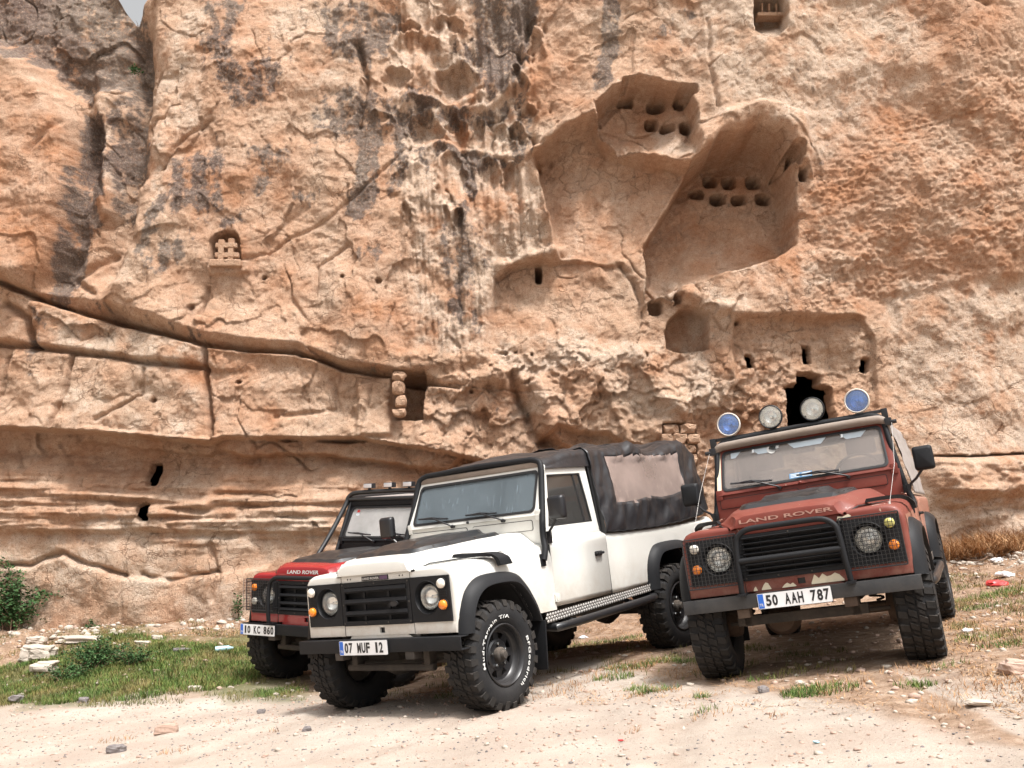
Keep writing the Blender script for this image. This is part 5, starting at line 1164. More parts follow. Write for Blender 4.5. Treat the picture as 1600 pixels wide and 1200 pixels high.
        k = MB(); k.prism([ws(y, z, .014) for y, z in rrect(-.595, -.555, 1.725, 1.755, .004, 2)], (.0006, 0, 0)); k.build('sticker_print', M_redlet, st)
    if M or R:
        X_ = .60; yb = .385 if M else .395
        k = MB(); P = smoothline([(X_ - .02, -yb, .625), (X_, -yb + .01, .80), (X_, -yb + .022, .98), (X_, -yb + .05, 1.045), (X_, -yb + .12, 1.083), (X_, -.15, 1.088)], 4)
        k.tube(P + [Vector((p.x, -p.y, p.z)) for p in P[::-1]], .021, 12); 
        if M: k.tube([(X_, -yb + .02, .862), (X_, yb - .02, .862)], .022, 12)
        for s in (1, -1): k.box(.50, .62, *(sorted(((yb - .03) * s, (yb + .03) * s))), .615, .632)
        k.build('bull_bar', M_black, car, 50)
    # ---------------- tops
    def cloth(name, mat, xs, zt, yb, zb, yt=.70, wr=.012, win=None, seed=0, wmat=None, sag=.03):
        """fabric over hoops: xs stations, zt top height, (yb, zb) foot of the side at x"""
        nS = 26; nT = 34; rr = []
        for x in xs:
            z0 = zb(x); z1 = zt(x); yy0 = yb; row = []
            for i in range(nS): t = i / nS; row.append((yy0 + (yt - yy0) * t, z0 + (z1 - .09 - z0) * t))
            for i in range(8): a = R_(90 * i / 8); row.append((yt - .075 + .075 * math.cos(a), z1 - .09 + .075 * math.sin(a)))
            for i in range(nT // 2 + 1): q = i / (nT // 2); row.append(((yt - .075) * (1 - q), z1 - .015 + sag * math.sin(q * math.pi / 2)))
            full = row + [(-y, z) for y, z in row[::-1][1:]]; rr.append([(x, y, z) for y, z in full])
        A_ = np.array(rr); n1, n2, _ = A_.shape; ii, jj = np.meshgrid(np.arange(n1), np.arange(n2), indexing='ij')
        X_, Y_, Z_ = A_[..., 0], A_[..., 1], A_[..., 2]
        up = (np.abs(Y_) < yt - .05).astype(float); per = np.cumsum(np.r_[0, np.hypot(np.diff(Y_[0]), np.diff(Z_[0]))])[None, :] * np.ones((n1, 1))
        f = fbm(X_ * 3 + Z_ * 1.5, per * 2.2 + X_, 4, 300 + seed) * 1.4 + 1.1 * (fbm(X_ * 7 + Z_ * 3, per * 3, 3, 310 + seed, ridged=True) - .4) * .5
        edge = np.clip(np.minimum(per, per.max() - per) / .08, 0, 1)
        if win: calm = ((X_ > -3.25) & (X_ < -1.97) & (Z_ > 1.45) & (Z_ < 1.84) & (np.abs(Y_) > yt - .03)); f = np.where(calm, .25 * fbm(X_ * 1.6, per * .8, 2, 320), f)
        D = wr * f * edge
        Y2 = Y_ + np.sign(Y_) * D * (1 - up); Z2 = Z_ + D * up * 1.3
        A_ = np.stack([X_, Y2, Z2], -1); verts = A_.reshape(-1, 3)
        F = []; Wn = {1: [], -1: []}
        for i in range(n1 - 1):
            for j in range(n2 - 1):
                q = (i * n2 + j, i * n2 + j + 1, (i + 1) * n2 + j + 1, (i + 1) * n2 + j); c_ = (X_[i, j], Y_[i, j], Z_[i, j])
                if win and abs(c_[1]) > yt - .03 and win(c_[0], c_[2]): Wn[1 if c_[1] > 0 else -1].append(q)
                else: F.append(q)
        k = MB(); k.add(verts, F); o = k.build(name, mat, car, 70, solid=.004)
        for s in (1, -1):
            if Wn[s]: k = MB(); k.add(verts, Wn[s]); used = k.build('clear_window', wmat, o, 70)
        return o, rr
    if W:
        ztop = lambda x: float(np.interp(x, [-3.66, -3.58, -3.46, -3.3, -3.05, -2.80, -2.62, -2.48, -2.34, -2.1, -1.66, -1.3, -.98, -.93], [1.94, 2.02, 2.05, 2.02, 1.955, 1.93, 1.98, 2.045, 2.0, 1.97, 1.985, 1.96, 1.90, 1.875]))
        cloth('cab_canvas', M_canvas, np.linspace(-.925, -1.64, 30), ztop, .722, lambda x: float(np.interp(x, [-1.64, -.925], [1.80, 1.80])), .705, .010, seed=2)
        zb_ = lambda x: float(np.interp(x, [-3.70, -3.5, -3.0, -2.5, -1.9, -1.64], [1.30, 1.235, 1.19, 1.175, 1.18, 1.19]))
        wz = lambda x, z: -3.28 < x < -1.92 and z > 1.42 + .06 * (-1.92 - x) / 1.36 + .008 * math.sin(x * 9) and z < 1.875 + .006 * math.sin(x * 7 + 1)
        top, rr = cloth('rear_canvas', M_canvas, list(np.linspace(-1.642, -3.60, 92)) + [-3.64, -3.67], ztop, .818, zb_, .715, .020, wz, 5, M_vinyl)
        k = MB(); L_ = rr[-1]; k.add([(-3.67, y, z) for y, z in [(p[1], p[2]) for p in L_]], [tuple(range(len(L_)))]); k.build('rear_curtain', M_canvas, car)
        L_ = rr[0]; k = MB()
        k.add([(p[0] - .01, p[1], p[2]) for p in L_] + [(p[0] - .01, p[1] * .9, 1.24 + (p[2] - 1.24) * .86) for p in L_], [(i, i + 1, len(L_) + i + 1, len(L_) + i) for i in range(len(L_) - 1)]); k.build('front_hoop_flap', M_canvas, car)
        for x in (-1.66, -2.48, -3.46):
            zt = ztop(x) - .03; k = MB(); P = smoothline([(x, -.745, 1.2), (x, -.70, 1.70), (x, -.66, zt - .06), (x, -.56, zt), (x, 0, zt + .015)], 4); k.tube(P + [Vector((p.x, -p.y, p.z)) for p in P[::-1][1:]], .018, 8); k.build('hoop', M_ink, car)
        # hem cord along the foot of the cloth
        k = MB(); 
        for s in (1, -1): k.tube([(x, .823 * s, zb_(x) + .012 + .004 * math.sin(x * 40)) for x in np.linspace(-1.66, -3.62, 60)], .005, 6)
        k.build('hem_cord', M_seal, top)
        k = MB(); k.box(-.955, -.915, -.70, .70, 1.815, 1.865); k.build('header_rail', M_tan, car, 35, .01)
    if M:
        zt = lambda x: float(np.interp(x, [-3.68, -3.5, -2.6, -1.7, -1.2, -.98, -.93], [1.86, 1.93, 1.91, 1.94, 1.92, 1.885, 1.85]))
        cloth('cab_canvas', M_greyc, np.linspace(-.93, -1.64, 24), zt, .715, lambda x: 1.80, .700, .008, seed=8)
        cloth('rear_canvas', M_greyc, list(np.linspace(-1.642, -3.62, 60)), zt, .80, lambda x: 1.21, .705, .014, None, 11)
        k = MB(); P = smoothline([(-.90, -.735, 1.70), (-.905, -.725, 1.79), (-.900, -.69, 1.832), (-.895, -.60, 1.842), (-.895, -.3, 1.846)], 4); path = P + [Vector((-.895, 0, 1.847))] + [Vector((p.x, -p.y, p.z)) for p in P[::-1]]
        k.tube(path, [.018 + .018 * min(1, i / 8, (len(path) - 1 - i) / 8) for i in range(len(path))], 12); k.build('rolled_canvas', M_tan, car, 60)
        k = MB(); k.box(-.965, -.925, -.755, .745, 1.895, 1.922); k.box(-.955, -.905, -.765, -.715, 1.835, 1.925); k.box(-.955, -.905, .705, .755, 1.835, 1.925)
        for s in (1, -1): k.box(-.95, -.86, *(sorted((.72 * s, .775 * s))), 1.775, 1.838); k.lathe([(.018, 0), (.018, .05)], (-.87, .765 * s if s > 0 else -.815, 1.80), (0, 1, 0), 8)
        k.build('roof_rail', M_ink, car, 35, .004)
        for y, mt, bz in ((-.573, M_reflblue, M_grime), (-.200, M_reflw, M_ink), (.160, M_reflw, M_black), (.533, M_reflblue, M_grime)):
            c_ = (-.93, y, 2.028); k = MB(); k.lathe([(.0001, -.095), (.04, -.090), (.085, -.060), (.102, -.01), (.104, .0), (.104, .022), (.098, .028), (.092, .020)], c_, (1, 0, 0), 36, cap=False)
            k.tube([(-.94, y, 1.92), (-.94, y, 1.94)], .012, 8); k.tube([(-.94, y + .07 * math.cos(a), 2.0 - .075 + .0 + .06 * (1 - math.sin(a))) for a in np.linspace(0, math.pi, 9)], .006, 6)
            sp = k.build('spotlight', bz if mt is M_reflblue else M_black if y > 0 else M_ink, car, 45)
            k = MB(); k.lathe([(.093, .020), (.07, .028), (.03, .034), (.0001, .035)], c_, (1, 0, 0), 36, cap=False); k.build('lens', M_coverb if mt is M_reflblue else M_cover, sp, 60)
            k = MB(); k.lathe([(.093, .015), (.088, -.005), (.074, -.03), (.05, -.048), (.022, -.058), (.0001, -.059)], c_, (1, 0, 0), 36, cap=False); k.build('reflector', M_mirror, sp, 60)
            k = MB(); k.lathe([(.012, -.05), (.012, .012), (.0001, .016)], c_, (1, 0, 0), 12, cap=False); k.build('bulb', M_chrome, sp, 60)
        for s in (1, -1):
            k = MB(); k.tube([(-.87, .775 * s, 1.80), (-.25, .77 * s, 1.43), (.36, .72 * s, 1.12)], .0016, 5); k.tube([(.36, .72 * s, 1.10), (.36, .72 * s, 1.14)], .010, 6); k.build('limb_wire', M_alu, car)
        for (a, b_) in ((-.60, -.51), (-.41, -.17), (-.10, .23), (.34, .56)):  # bright reflections in the screen, painted as pale bluish strips on the outer glass
            k = MB(); k.prism([ws(a, 1.772, .0142), ws(b_, 1.772, .0142), ws(b_ - .05, 1.722, .0142), ws(a + .05 if a > -.5 else a, 1.722, .0142)], (.0006, 0, 0)); k.build('painted_reflection', M_strip, car)
        k = MB(); c0 = Vector((-.24, 1.750)); out1 = [(c0.x + .042 * math.cos(a), c0.y + .042 * math.sin(a)) for a in np.linspace(R_(38), R_(322), 26)]; in1 = [(c0.x + .012 + .034 * math.cos(a), c0.y + .034 * math.sin(a)) for a in np.linspace(R_(320), R_(40), 26)]
        k.prism([ws(y, z, .0165) for y, z in out1 + in1], (.002, 0, 0)); cr = k.build('crescent_sticker', M_letw, car)
        star = [( -.188 + (.020 if i % 2 == 0 else .008) * math.cos(math.pi * i / 5 + math.pi), 1.757 + (.020 if i % 2 == 0 else .008) * math.sin(math.pi * i / 5 + math.pi)) for i in range(10)]
        k = MB(); k.prism([ws(y, z, .0155) for y, z in star], (.0015, 0, 0)); k.build('star_sticker', M_letw, car)
        k = MB(); k.prism([ws(y, z, .0135) for y, z in rrect(-.115, .075, 1.46, 1.505, .004, 2)], (.001, 0, 0)); st = k.build('screen_sticker', M_stickb, car)
        k = MB()
        for y0_, y1_, z_ in ((-.105, -.03, 1.495), (-.105, -.03, 1.484), (-.105, -.03, 1.472), (-.01, .065, 1.495), (-.01, .065, 1.484), (-.01, .065, 1.472)): k.prism([ws(y, z, .015) for y, z in rrect(y0_, y1_, z_ - .003, z_ + .003, .001, 1)], (.0005, 0, 0))
        k.build('sticker_print', M_sticker, st)
        for y in (-.40, .36):
            k = MB(); k.prism([ws(y - .008, 1.80, .02), ws(y + .008, 1.80, .02), ws(y + .008, 1.745, .02), ws(y - .008, 1.745, .02)], (.004, 0, 0)); k.tube([ws(y - .014, 1.742, .025), ws(y + .014, 1.742, .025)], .005, 6); k.build('canvas_clip', M_chrome, car)
    return car

cars = {}
cars['white'] = build_car('white', None, 'cream white off-road car with black canvas top and clear plastic side window, in the middle')
cars['maroon'] = build_car('maroon', None, 'battered dark red off-road car with four round spotlights on its roof rail')
cars['red'] = build_car('red', None, 'bright red off-road car with external roll cage, half hidden behind the white one')
for c_ in cars.values(): c_['group'] = 'off-road cars parked below the cliff'
# ------------------------------------------------------------------ stones, litter, plants
def leafmat(name, a, b, c, rough=.7, trans=.25):
    m, nt, bs, out = nodes(name); co = objco(nt)
    oi = nt.nodes.new('ShaderNodeObjectInfo'); n = noise(nt, 3.5, 4, .6, co); n2 = noise(nt, 45, 2, .6, co)
    f = math_(nt, 'ADD', math_(nt, 'MULTIPLY', n, .5), math_(nt, 'MULTIPLY', n2, .5))
    nt.links.new(ramp(nt, f, [(.36, a), (.5, b), (.64, c)]), bs.inputs['Base Color']); bs.inputs['Roughness'].default_value = rough
    bs.inputs['Specular IOR Level'].default_value = .25
    return m
M_grass = leafmat('fresh_grass', (.030, .070, .014), (.085, .140, .028), (.20, .23, .06))
M_weed = leafmat('dark_weed_leaf', (.016, .045, .014), (.035, .085, .024), (.085, .15, .05))
M_dry = leafmat('dry_straw', (.20, .095, .045), (.36, .20, .095), (.52, .34, .19), .8)
M_oliv = leafmat('fading_grass', (.055, .070, .018), (.13, .12, .035), (.27, .20, .08))
M_twig = simple('dry_twig', (.17, .10, .06), .85, 0, .4, 20)
M_grey = simple('grey_stone', (.17, .15, .145), .85, 0, .3, 8, 0, bmp=.5, bsc=40)
M_pale = simple('chalky_stone', (.42, .36, .30), .9, 0, .15, 6, 0, bmp=.6, bsc=30)
M_pink = simple('pink_stone', (.40, .28, .22), .9, 0, .25, 8, 0, bmp=.6, bsc=30)

def blades(name, xy, h, wdt, lean, mat, curl=.35, flat=0.0, **props):
    """one mesh of many grass blades: two quads each, all with their own height, heading and bend"""
    n = len(xy); xy = np.asarray(xy); z = gh(xy[:, 0], xy[:, 1], True); H = h * rng.uniform(.45, 1.15, n); a = rng.uniform(0, 2 * np.pi, n); tl = lean * rng.uniform(.2, 1.2, n)
    dx, dy = np.cos(a), np.sin(a); wx_, wy_ = -dy * wdt / 2, dx * wdt / 2
    P0 = np.stack([xy[:, 0], xy[:, 1], z - .004], -1); vs = []
    for t, ww in ((0, 1), (.55, .75), (1, .12)):
        r = H * (tl * t + curl * t * t * rng.uniform(.3, 1.3, n)); zz = H * t * np.sqrt(np.clip(1 - np.clip(tl, 0, .95) ** 2, .05, 1)) * (1 - flat)
        c_ = P0 + np.stack([dx * r, dy * r, zz], -1)
        vs += [c_ - np.stack([wx_, wy_, 0 * wx_], -1) * ww, c_ + np.stack([wx_, wy_, 0 * wx_], -1) * ww]
    V_ = np.stack(vs, 1).reshape(-1, 3); b = np.arange(n)[:, None] * 6
    F_ = np.concatenate([b + np.array([0, 1, 3, 2]), b + np.array([2, 3, 5, 4])], 0)
    me = new_mesh_np(name, V_, F_); return put(name, me, None, [mat], kind='stuff', **props)
def scatter(poly_px, n, clump=1.5, thr=-.1, seed=0, pts=None):
    P = gpoly(poly_px) if pts is None else np.asarray(pts); lo, hi = P.min(0), P.max(0); out = np.zeros((0, 2))
    while len(out) < n:
        q = rng.uniform(lo, hi, (n * 3, 2)); s = sdf(q[:, 0], q[:, 1], P)
        k = fbm(q[:, 0] * clump, q[:, 1] * clump, 3, 400 + seed); q = q[(s + .15 * k > 0) & (k > thr + rng.uniform(-.25, .25, len(q)))]
        out = np.concatenate([out, q]); 
        if len(q) == 0: break
    return out[:n]
def tuft(px, py, r, n):
    c_ = on_ground(px, py); a = rng.uniform(0, 2 * np.pi, n); rr = r * np.sqrt(rng.uniform(0, 1, n)); return np.stack([c_[0] + rr * np.cos(a) * 1.5, c_[1] + rr * np.sin(a)], -1)
GP = [(-80, 1050), (40, 1040), (110, 1010), (160, 992), (300, 1008), (400, 1020), (420, 1058), (330, 1078), (180, 1098), (-80, 1106)]
g = blades('grass', scatter(GP, 20000, 1.6, -.15, 1), .062, .007, .4, M_grass, label='fresh green grass strip left of the cars'); 
blades('mixed_grass', scatter(GP, 15000, 2.4, -.3, 21), .06, .006, .5, M_oliv)
blades('short_grass', np.concatenate([scatter([(-80, 1000), (300, 975), (430, 985), (480, 1095), (180, 1102), (-80, 1110)], 9000, 2.2, .1, 2), scatter([(640, 1000), (900, 985), (1060, 1000), (1060, 1060), (860, 1050), (700, 1085), (560, 1092)], 2600, 2.6, .25, 3),
    scatter([(1490, 900), (1640, 890), (1640, 1000), (1500, 1010)], 2600, 2.0, .15, 4), scatter([(1060, 1060), (1150, 1070), (1400, 1040), (1300, 1010), (1150, 1010)], 700, 2.5, .3, 5)]), .055, .006, .5, M_oliv)
T = []
for px, py, r, n in [(1280, 1082, .17, 420), (1255, 1088, .10, 160), (1430, 1070, .10, 90), (1440, 1068, .06, 80), (1095, 1087, .05, 60), (1100, 1115, .07, 40), (1030, 1080, .10, 120), (985, 1045, .14, 260), (960, 1062, .12, 200), (1010, 1085, .08, 90), (1035, 1035, .12, 200), (1075, 1035, .10, 160), (995, 1078, .07, 90),
                     (1525, 1000, .12, 120), (1560, 1010, .12, 90), (1480, 1042, .1, 60), (1555, 930, .30, 500), (1590, 925, .25, 400), (1530, 952, .14, 220), (440, 1082, .18, 420), (420, 1088, .10, 200), (190, 1050, .30, 500), (905, 1010, .25, 300), (970, 1000, .2, 260), (1190, 1063, .08, 50), (700, 1088, .08, 50)]:
    T.append(tuft(px, py, r, n))
blades('grass_tufts', np.concatenate(T), .052, .0055, .5, M_grass)
T = [tuft(px, py, r, n) for px, py, r, n in [(965, 1048, .22, 300), (1000, 1040, .2, 200), (1290, 1078, .22, 220), (905, 1070, .2, 120), (870, 1085, .15, 90), (1020, 1085, .15, 120), (1080, 1050, .2, 180), (1110, 1120, .1, 50), (1420, 1045, .15, 60), (1540, 1090, .3, 200), (1580, 1060, .3, 260), (430, 1140, .05, 15), (182, 1158, .10, 60), (270, 1178, .08, 40), (350, 1130, .08, 20), (980, 1145, .06, 20), (1215, 1122, .05, 15)]]
blades('dry_tufts', np.concatenate(T), .05, .005, .7, M_dry)
straw = np.concatenate([scatter([(-80, 968), (380, 962), (440, 1010), (300, 1010), (120, 1010), (-80, 1045)], 15000, 1.7, -.25, 6), scatter([(880, 955), (1060, 940), (1060, 1010), (960, 1030), (850, 1010)], 7000, 1.8, -.2, 7),
    scatter([(1470, 860), (1640, 800), (1640, 1130), (1560, 1110), (1480, 1020)], 16000, 1.7, -.2, 8), scatter([(450, 1100), (860, 1050), (1100, 1060), (1300, 1060), (1450, 1030), (1560, 1110), (1500, 1120), (1250, 1110), (1000, 1100), (700, 1100)], 2500, 2.2, .0, 9)])
blades('straw', straw, .11, .006, .95, M_dry, .2, .75)
# the heap of brown brush at the foot of the wall on the right
hp = tuft(1575, 850, .62, 5200); hp2 = tuft(1535, 866, .4, 1800); hp3 = tuft(1620, 845, .6, 3600)
ob = blades('brush_heap', np.concatenate([hp, hp2, hp3]), .40, .010, 1.1, M_dry, .7, .25)

# ---- pebbles: a cheap lump, thousands of them, one mesh
def pebbles(name, xy, smin, smax, mat, **props):
    n = len(xy); ico = bmesh.new(); bmesh.ops.create_icosphere(ico, subdivisions=1, radius=1); bv = np.array([v.co[:] for v in ico.verts]); bf = np.array([[v.index for v in f.verts] for f in ico.faces]); ico.free()
    s = smin * (smax / smin) ** (rng.uniform(0, 1, n) ** 2.2); z = gh(xy[:, 0], xy[:, 1], True); a = rng.uniform(0, 2 * np.pi, n)
    J = 1 + .28 * rng.normal(size=(n, len(bv), 1)).clip(-1.5, 1.5); v_ = bv[None] * J * np.stack([s, s * rng.uniform(.6, 1, n), s * rng.uniform(.35, .7, n)], -1)[:, None]
    X_ = v_[..., 0] * np.cos(a)[:, None] - v_[..., 1] * np.sin(a)[:, None]; Y_ = v_[..., 0] * np.sin(a)[:, None] + v_[..., 1] * np.cos(a)[:, None]
    V_ = np.stack([X_ + xy[:, :1], Y_ + xy[:, 1:2], v_[..., 2] + z[:, None] + s[:, None] * .15], -1).reshape(-1, 3)
    F_ = (bf[None] + (np.arange(n) * len(bv))[:, None, None]).reshape(-1, 3)
    return put(name, new_mesh_np(name, V_, F_), None, [mat], kind='stuff', **props)
allg = [(-150, 1110), (400, 1085), (860, 1060), (1200, 1100), (1500, 1120), (1750, 1150), (1750, 1300), (-150, 1300)]
fore = gpoly(allg)
pebbles('gravel', scatter(None, 3000, 1.2, -.6, 11, pts=fore), .004, .022, M_pink); pebbles('grit', scatter(None, 3500, 1.0, -.4, 12, pts=fore), .003, .013, M_grey)
pebbles('pale_gravel', scatter(None, 1500, 1.0, -.4, 13, pts=fore), .004, .026, M_pale)
soilp = scatter([(-80, 965), (400, 960), (560, 1000), (1060, 1000), (1500, 870), (1640, 860), (1640, 1170), (1500, 1110), (860, 1060), (400, 1090), (-80, 1105)], 5200, 1.1, -.3, 14)
pebbles('rubble', soilp[::4], .006, .035, M_pale); pebbles('dark_rubble', soilp[::3] + .21, .006, .04, M_pink)
foot = scatter([(-80, 972), (120, 968), (380, 960), (380, 985), (200, 995), (-80, 1010)], 900, 1.1, -.3, 15); pebbles('wall_foot_rubble', foot[::2], .012, .085, M_pale)
foot = scatter([(1440, 860), (1640, 790), (1640, 880), (1480, 905)], 700, 1.1, -.3, 16); pebbles('wall_foot_stones', foot, .012, .07, M_pale)

def stone(px, py, sx, sy, sz, mat, label, seed, sq=.35, rot=0, cat='stone', sink=.25, name='stone'):
    X, Y_ = on_ground(px, py); o = rock_lump(name, (X, Y_, float(gh(X, Y_, True)) + sz * (1 - sink)), (sx, sy, sz), None, mat, seed, 4, sq, rot, label=label, category=cat); return o
stone(259, 1147, .085, .045, .038, M_pink, 'brick-shaped brown stone lying on the pale track at the lower left', 1, .62, .15, sink=.05)
stone(181, 1175, .060, .05, .034, M_grey, 'dark rounded stone beside dry grass at the lower left corner of the track', 2)
stone(60, 1032, .20, .13, .09, M_pale, 'largest pale boulder at the left edge behind the green weeds', 3, .45, .2, 'boulder')
stone(70, 1052, .14, .10, .08, M_pale, 'smaller white rock just in front of the pale boulder at the left', 4, .4)
stone(55, 1007, .13, .08, .05, M_pale, 'flat white stone behind the pale boulder near the wall foot', 5, .4)
stone(25, 1098, .07, .05, .04, M_grey, 'grey stone at the edge of the grass on the far left', 6)
stone(130, 1097, .05, .04, .03, M_grey, 'small grey stone in the grass edge left of the red car', 7)
stone(132, 1002, .34, .2, .035, M_pale, 'broad pale slab of rock in the straw below the wall', 8, .5, .1, 'rock slab', .35)
stone(190, 965, .14, .08, .07, M_pink, 'brown block of rock resting against the foot of the wall', 9, .5)
stone(222, 1008, .09, .06, .035, M_pale, 'flat white stone left of the thin plants by the wall', 10, .5)
stone(248, 1000, .07, .05, .03, M_pale, 'white stone right of the flat one in the straw', 11, .5)
stone(285, 1018, .10, .06, .02, M_grey, 'flat grey stone lying in the short grass in front of the wall', 12, .5)
stone(1193, 1083, .035, .03, .025, M_grey, 'small grey stone between the grass tufts in front of the dark red car', 13)
stone(1250, 1072, .028, .03, .02, M_pale, 'little pinkish white pebble just behind the biggest grass tuft', 14, .2)
stone(1588, 1052, .10, .07, .05, M_pink, 'reddish stone at the right edge of the picture beside the straw', 15)
stone(1530, 1105, .07, .05, .015, M_pale, 'flat pale stone at the lower right beyond the tyre', 16)
stone(408, 1113, .035, .03, .02, M_grey, 'small dark stone on the track in front of the red car', 17)
stone(480, 1143, .03, .025, .02, M_grey, 'small dark stone on the track in front of the white car bumper', 18)
stone(305, 1078, .06, .04, .02, M_pale, 'thin pale stone in the worn grass left of the red car wheel', 19, .5)

# ---- litter
M_bag = simple('white_plastic', (.66, .66, .68), .35, 0, .1, 20); M_bagr = simple('red_plastic', (.55, .05, .05), .35, 0, .3, 15); M_bot = simple('pale_blue_plastic', (.35, .52, .58), .2, 0, .1)
def bag(px, py, r, mat, label, seed, name='plastic_bag'):
    X, Y_ = on_ground(px, py); bm = bmesh.new(); bmesh.ops.create_icosphere(bm, subdivisions=3, radius=1); rr = np.random.default_rng(seed)
    P = np.array([v.co[:] for v in bm.verts]); f = 1 + .35 * fbm(P[:, 0] * 1.7 + seed, P[:, 1] * 1.7 + P[:, 2], 3, 500 + seed)
    for v, k in zip(bm.verts, f): v.co = Vector((v.co.x * k * r, v.co.y * k * r * .6, max(v.co.z * k * r * .4, -.01)))
    me = bpy.data.meshes.new(name); bm.to_mesh(me); bm.free(); o = put(name, me, None, [mat], label=label, category='litter'); o.location = (X, Y_, float(gh(X, Y_, True)) + .01)
bag(1558, 915, .13, M_bagr, 'crumpled red and white plastic bag in the brush at the right', 1); bag(1570, 905, .11, M_bag, 'crumpled white plastic bag behind the red one at the right', 2); bag(1512, 988, .05, M_bag, 'scrap of white plastic beside the rear wheel of the dark red car', 3, 'plastic_scrap')
bag(912, 997, .06, M_bag, 'scrap of white paper in the straw under the white car', 4, 'paper_scrap'); bag(1560, 878, .09, M_bag, 'white scrap of plastic sheet on the brush heap', 5, 'plastic_scrap'); bag(1275, 1161, .018, M_bot, 'tiny scrap of pale blue plastic on the pale track', 6, 'plastic_scrap'); bag(970, 1160, .016, M_bagr, 'tiny red scrap on the pale track in the middle', 7, 'plastic_scrap')
X, Y_ = on_ground(349, 1018); k = MB(); k.lathe([(.0001, -.10), (.032, -.098), (.035, -.05), (.033, .03), (.034, .06), (.014, .095), (.013, .115), (.0001, .116)], (0, 0, .034), (.9, .4, .05), 20, cap=False)
o = k.build('plastic_bottle', M_bot, None, 50, label='crushed clear blue plastic bottle lying in the grass left of the red car', category='bottle'); o.location = (X, Y_, float(gh(X, Y_, True)))

# ---- plants
def leaf_plant(name, px, py, h, spread, n_st, leafn, lsz, mat, label, cat='plant', Y=None, seed=0, dense=1.0, droop=.3, z0=None, stemr=.004):
    r = np.random.default_rng(seed + 900)
    if Y is None: X, Yg = on_ground(px, py)
    else: X, _ = at(px, py, Y); Yg = Y
    zb = float(gh(X, Yg, True)) if z0 is None else z0
    root = empty(name, (X, Yg, zb), label=label, category=cat); st = MB(); lv = []
    for i in range(n_st):
        a = r.uniform(0, 2 * math.pi); sp = spread * r.uniform(.15, 1.0); hh = h * r.uniform(.55, 1.0) * (1 - .25 * sp / max(spread, .01)); b0 = Vector((r.normal() * .03 * spread / .2, r.normal() * .03 * spread / .2, 0))
        P = [b0 + Vector((math.cos(a) * sp * t ** 1.4, math.sin(a) * sp * .8 * t ** 1.4, hh * t - droop * sp * t ** 3)) + Vector((r.normal(), r.normal(), 0)) * .012 * t for t in np.linspace(0, 1, 7)]
        st.tube(P, [stemr * (1 - .7 * t) for t in np.linspace(0, 1, 7)], 5)
        for j in range(leafn):
            t = r.uniform(.12, 1.0); q = t * 6; i0 = min(int(q), 5); p = P[i0].lerp(P[i0 + 1], q - i0); b = r.uniform(0, 2 * math.pi); el = r.uniform(-.4, .8); L = lsz * r.uniform(.5, 1.2)
            off = Vector((r.normal(), r.normal(), r.normal())) * lsz * .5 * dense; p = p + off
            dr = Vector((math.cos(b) * math.cos(el), math.sin(b) * math.cos(el), math.sin(el))); sd_ = dr.cross(Vector((r.normal(), r.normal(), 1))).normalized() * L * .26
            nn = dr.cross(sd_).normalized() * L * .08
            lv.append((p, p + dr * L * .5 + sd_ + nn, p + dr * L, p + dr * L * .5 - sd_ + nn))
    st.build('stem', M_twig, root, 60)
    V_ = np.array([q[:] for l in lv for q in l]); F_ = np.arange(len(V_)).reshape(-1, 4); o = put('foliage', new_mesh_np('foliage', V_, F_), root, [mat], kind='stuff'); return root
leaf_plant('bush', 12, 985, 1.2, .8, 46, 90, .06, M_weed, 'tall green bush growing against the cliff at the left edge', 'bush', seed=1)
leaf_plant('bush', 62, 975, .32, .55, 16, 60, .05, M_weed, 'low spreading green branch right of the tall bush', 'bush', seed=2)
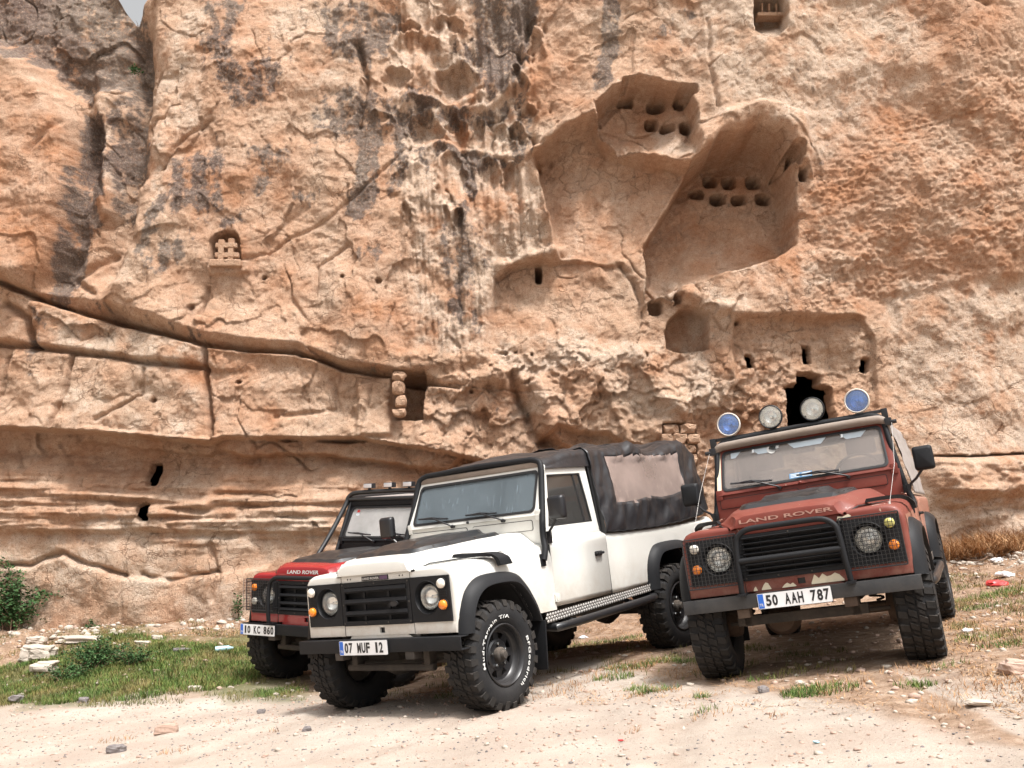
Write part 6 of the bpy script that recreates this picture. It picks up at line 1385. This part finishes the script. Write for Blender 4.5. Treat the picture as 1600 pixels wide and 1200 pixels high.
leaf_plant('weed_clump', 150, 1045, .42, .42, 42, 80, .035, M_weed, 'dense clump of dark green weeds in the middle of the grass strip', 'weeds', seed=3)
leaf_plant('weed_clump', 105, 1062, .26, .34, 26, 60, .03, M_weed, 'low dark green weeds left of the dense clump', 'weeds', seed=4)
leaf_plant('weed_clump', 205, 1040, .30, .32, 24, 60, .03, M_weed, 'green weeds right of the dense clump', 'weeds', seed=5)
leaf_plant('seedling', 252, 972, .30, .06, 5, 26, .05, M_weed, 'single small upright plant at the wall foot, left of the red car', 'plant', seed=6)
leaf_plant('seedling', 372, 970, .50, .13, 6, 22, .05, M_weed, 'taller spindly plant at the wall foot beside the red car lamp', 'plant', seed=7)
leaf_plant('seedling', 118, 972, .16, .10, 5, 14, .05, M_weed, 'tiny plant in the rubble right of the bush', 'plant', seed=8)
leaf_plant('seedling', 142, 980, .16, .12, 5, 14, .05, M_weed, 'tiny dark plant in front of the rubble by the slab', 'plant', seed=9)
leaf_plant('tall_weed', 165, 1010, .36, .06, 4, 8, .03, M_oliv, 'thin bare weed stalk above the grass near the slab', 'plant', seed=10)
leaf_plant('tall_weed', 98, 1028, .30, .07, 4, 14, .03, M_oliv, 'thin upright weed beside the pale boulder', 'plant', seed=11)
leaf_plant('tall_weed', 140, 1035, .34, .06, 4, 12, .03, M_oliv, 'slender weed rising from the green clump', 'plant', seed=12)
vz = at(216, 42, 16.2); leaf_plant('dry_shrub', 215, 40, .26, .10, 6, 5, .02, M_twig, 'tiny leafless shrub on the skyline in the notch of the cliff', 'shrub', Y=16.3, z0=vz[1] - .05, seed=13, stemr=.006)
vz = at(210, 108, 15.8); leaf_plant('cliff_plant', 210, 108, .14, .12, 8, 30, .04, M_weed, 'small green cushion plant in the gully high on the cliff', 'plant', Y=15.85, z0=vz[1] - .05, seed=14)
k = MB(); P = smoothline([(*p, float(gh(*p)) + .03) for p in [on_ground(1480, 868), on_ground(1530, 880), on_ground(1560, 860), on_ground(1590, 868)]], 6); k.tube(P, .011, 6); k.build('dead_branch', M_twig, None, 60, label='dead branch lying at the foot of the wall behind the dark red car', category='branch')
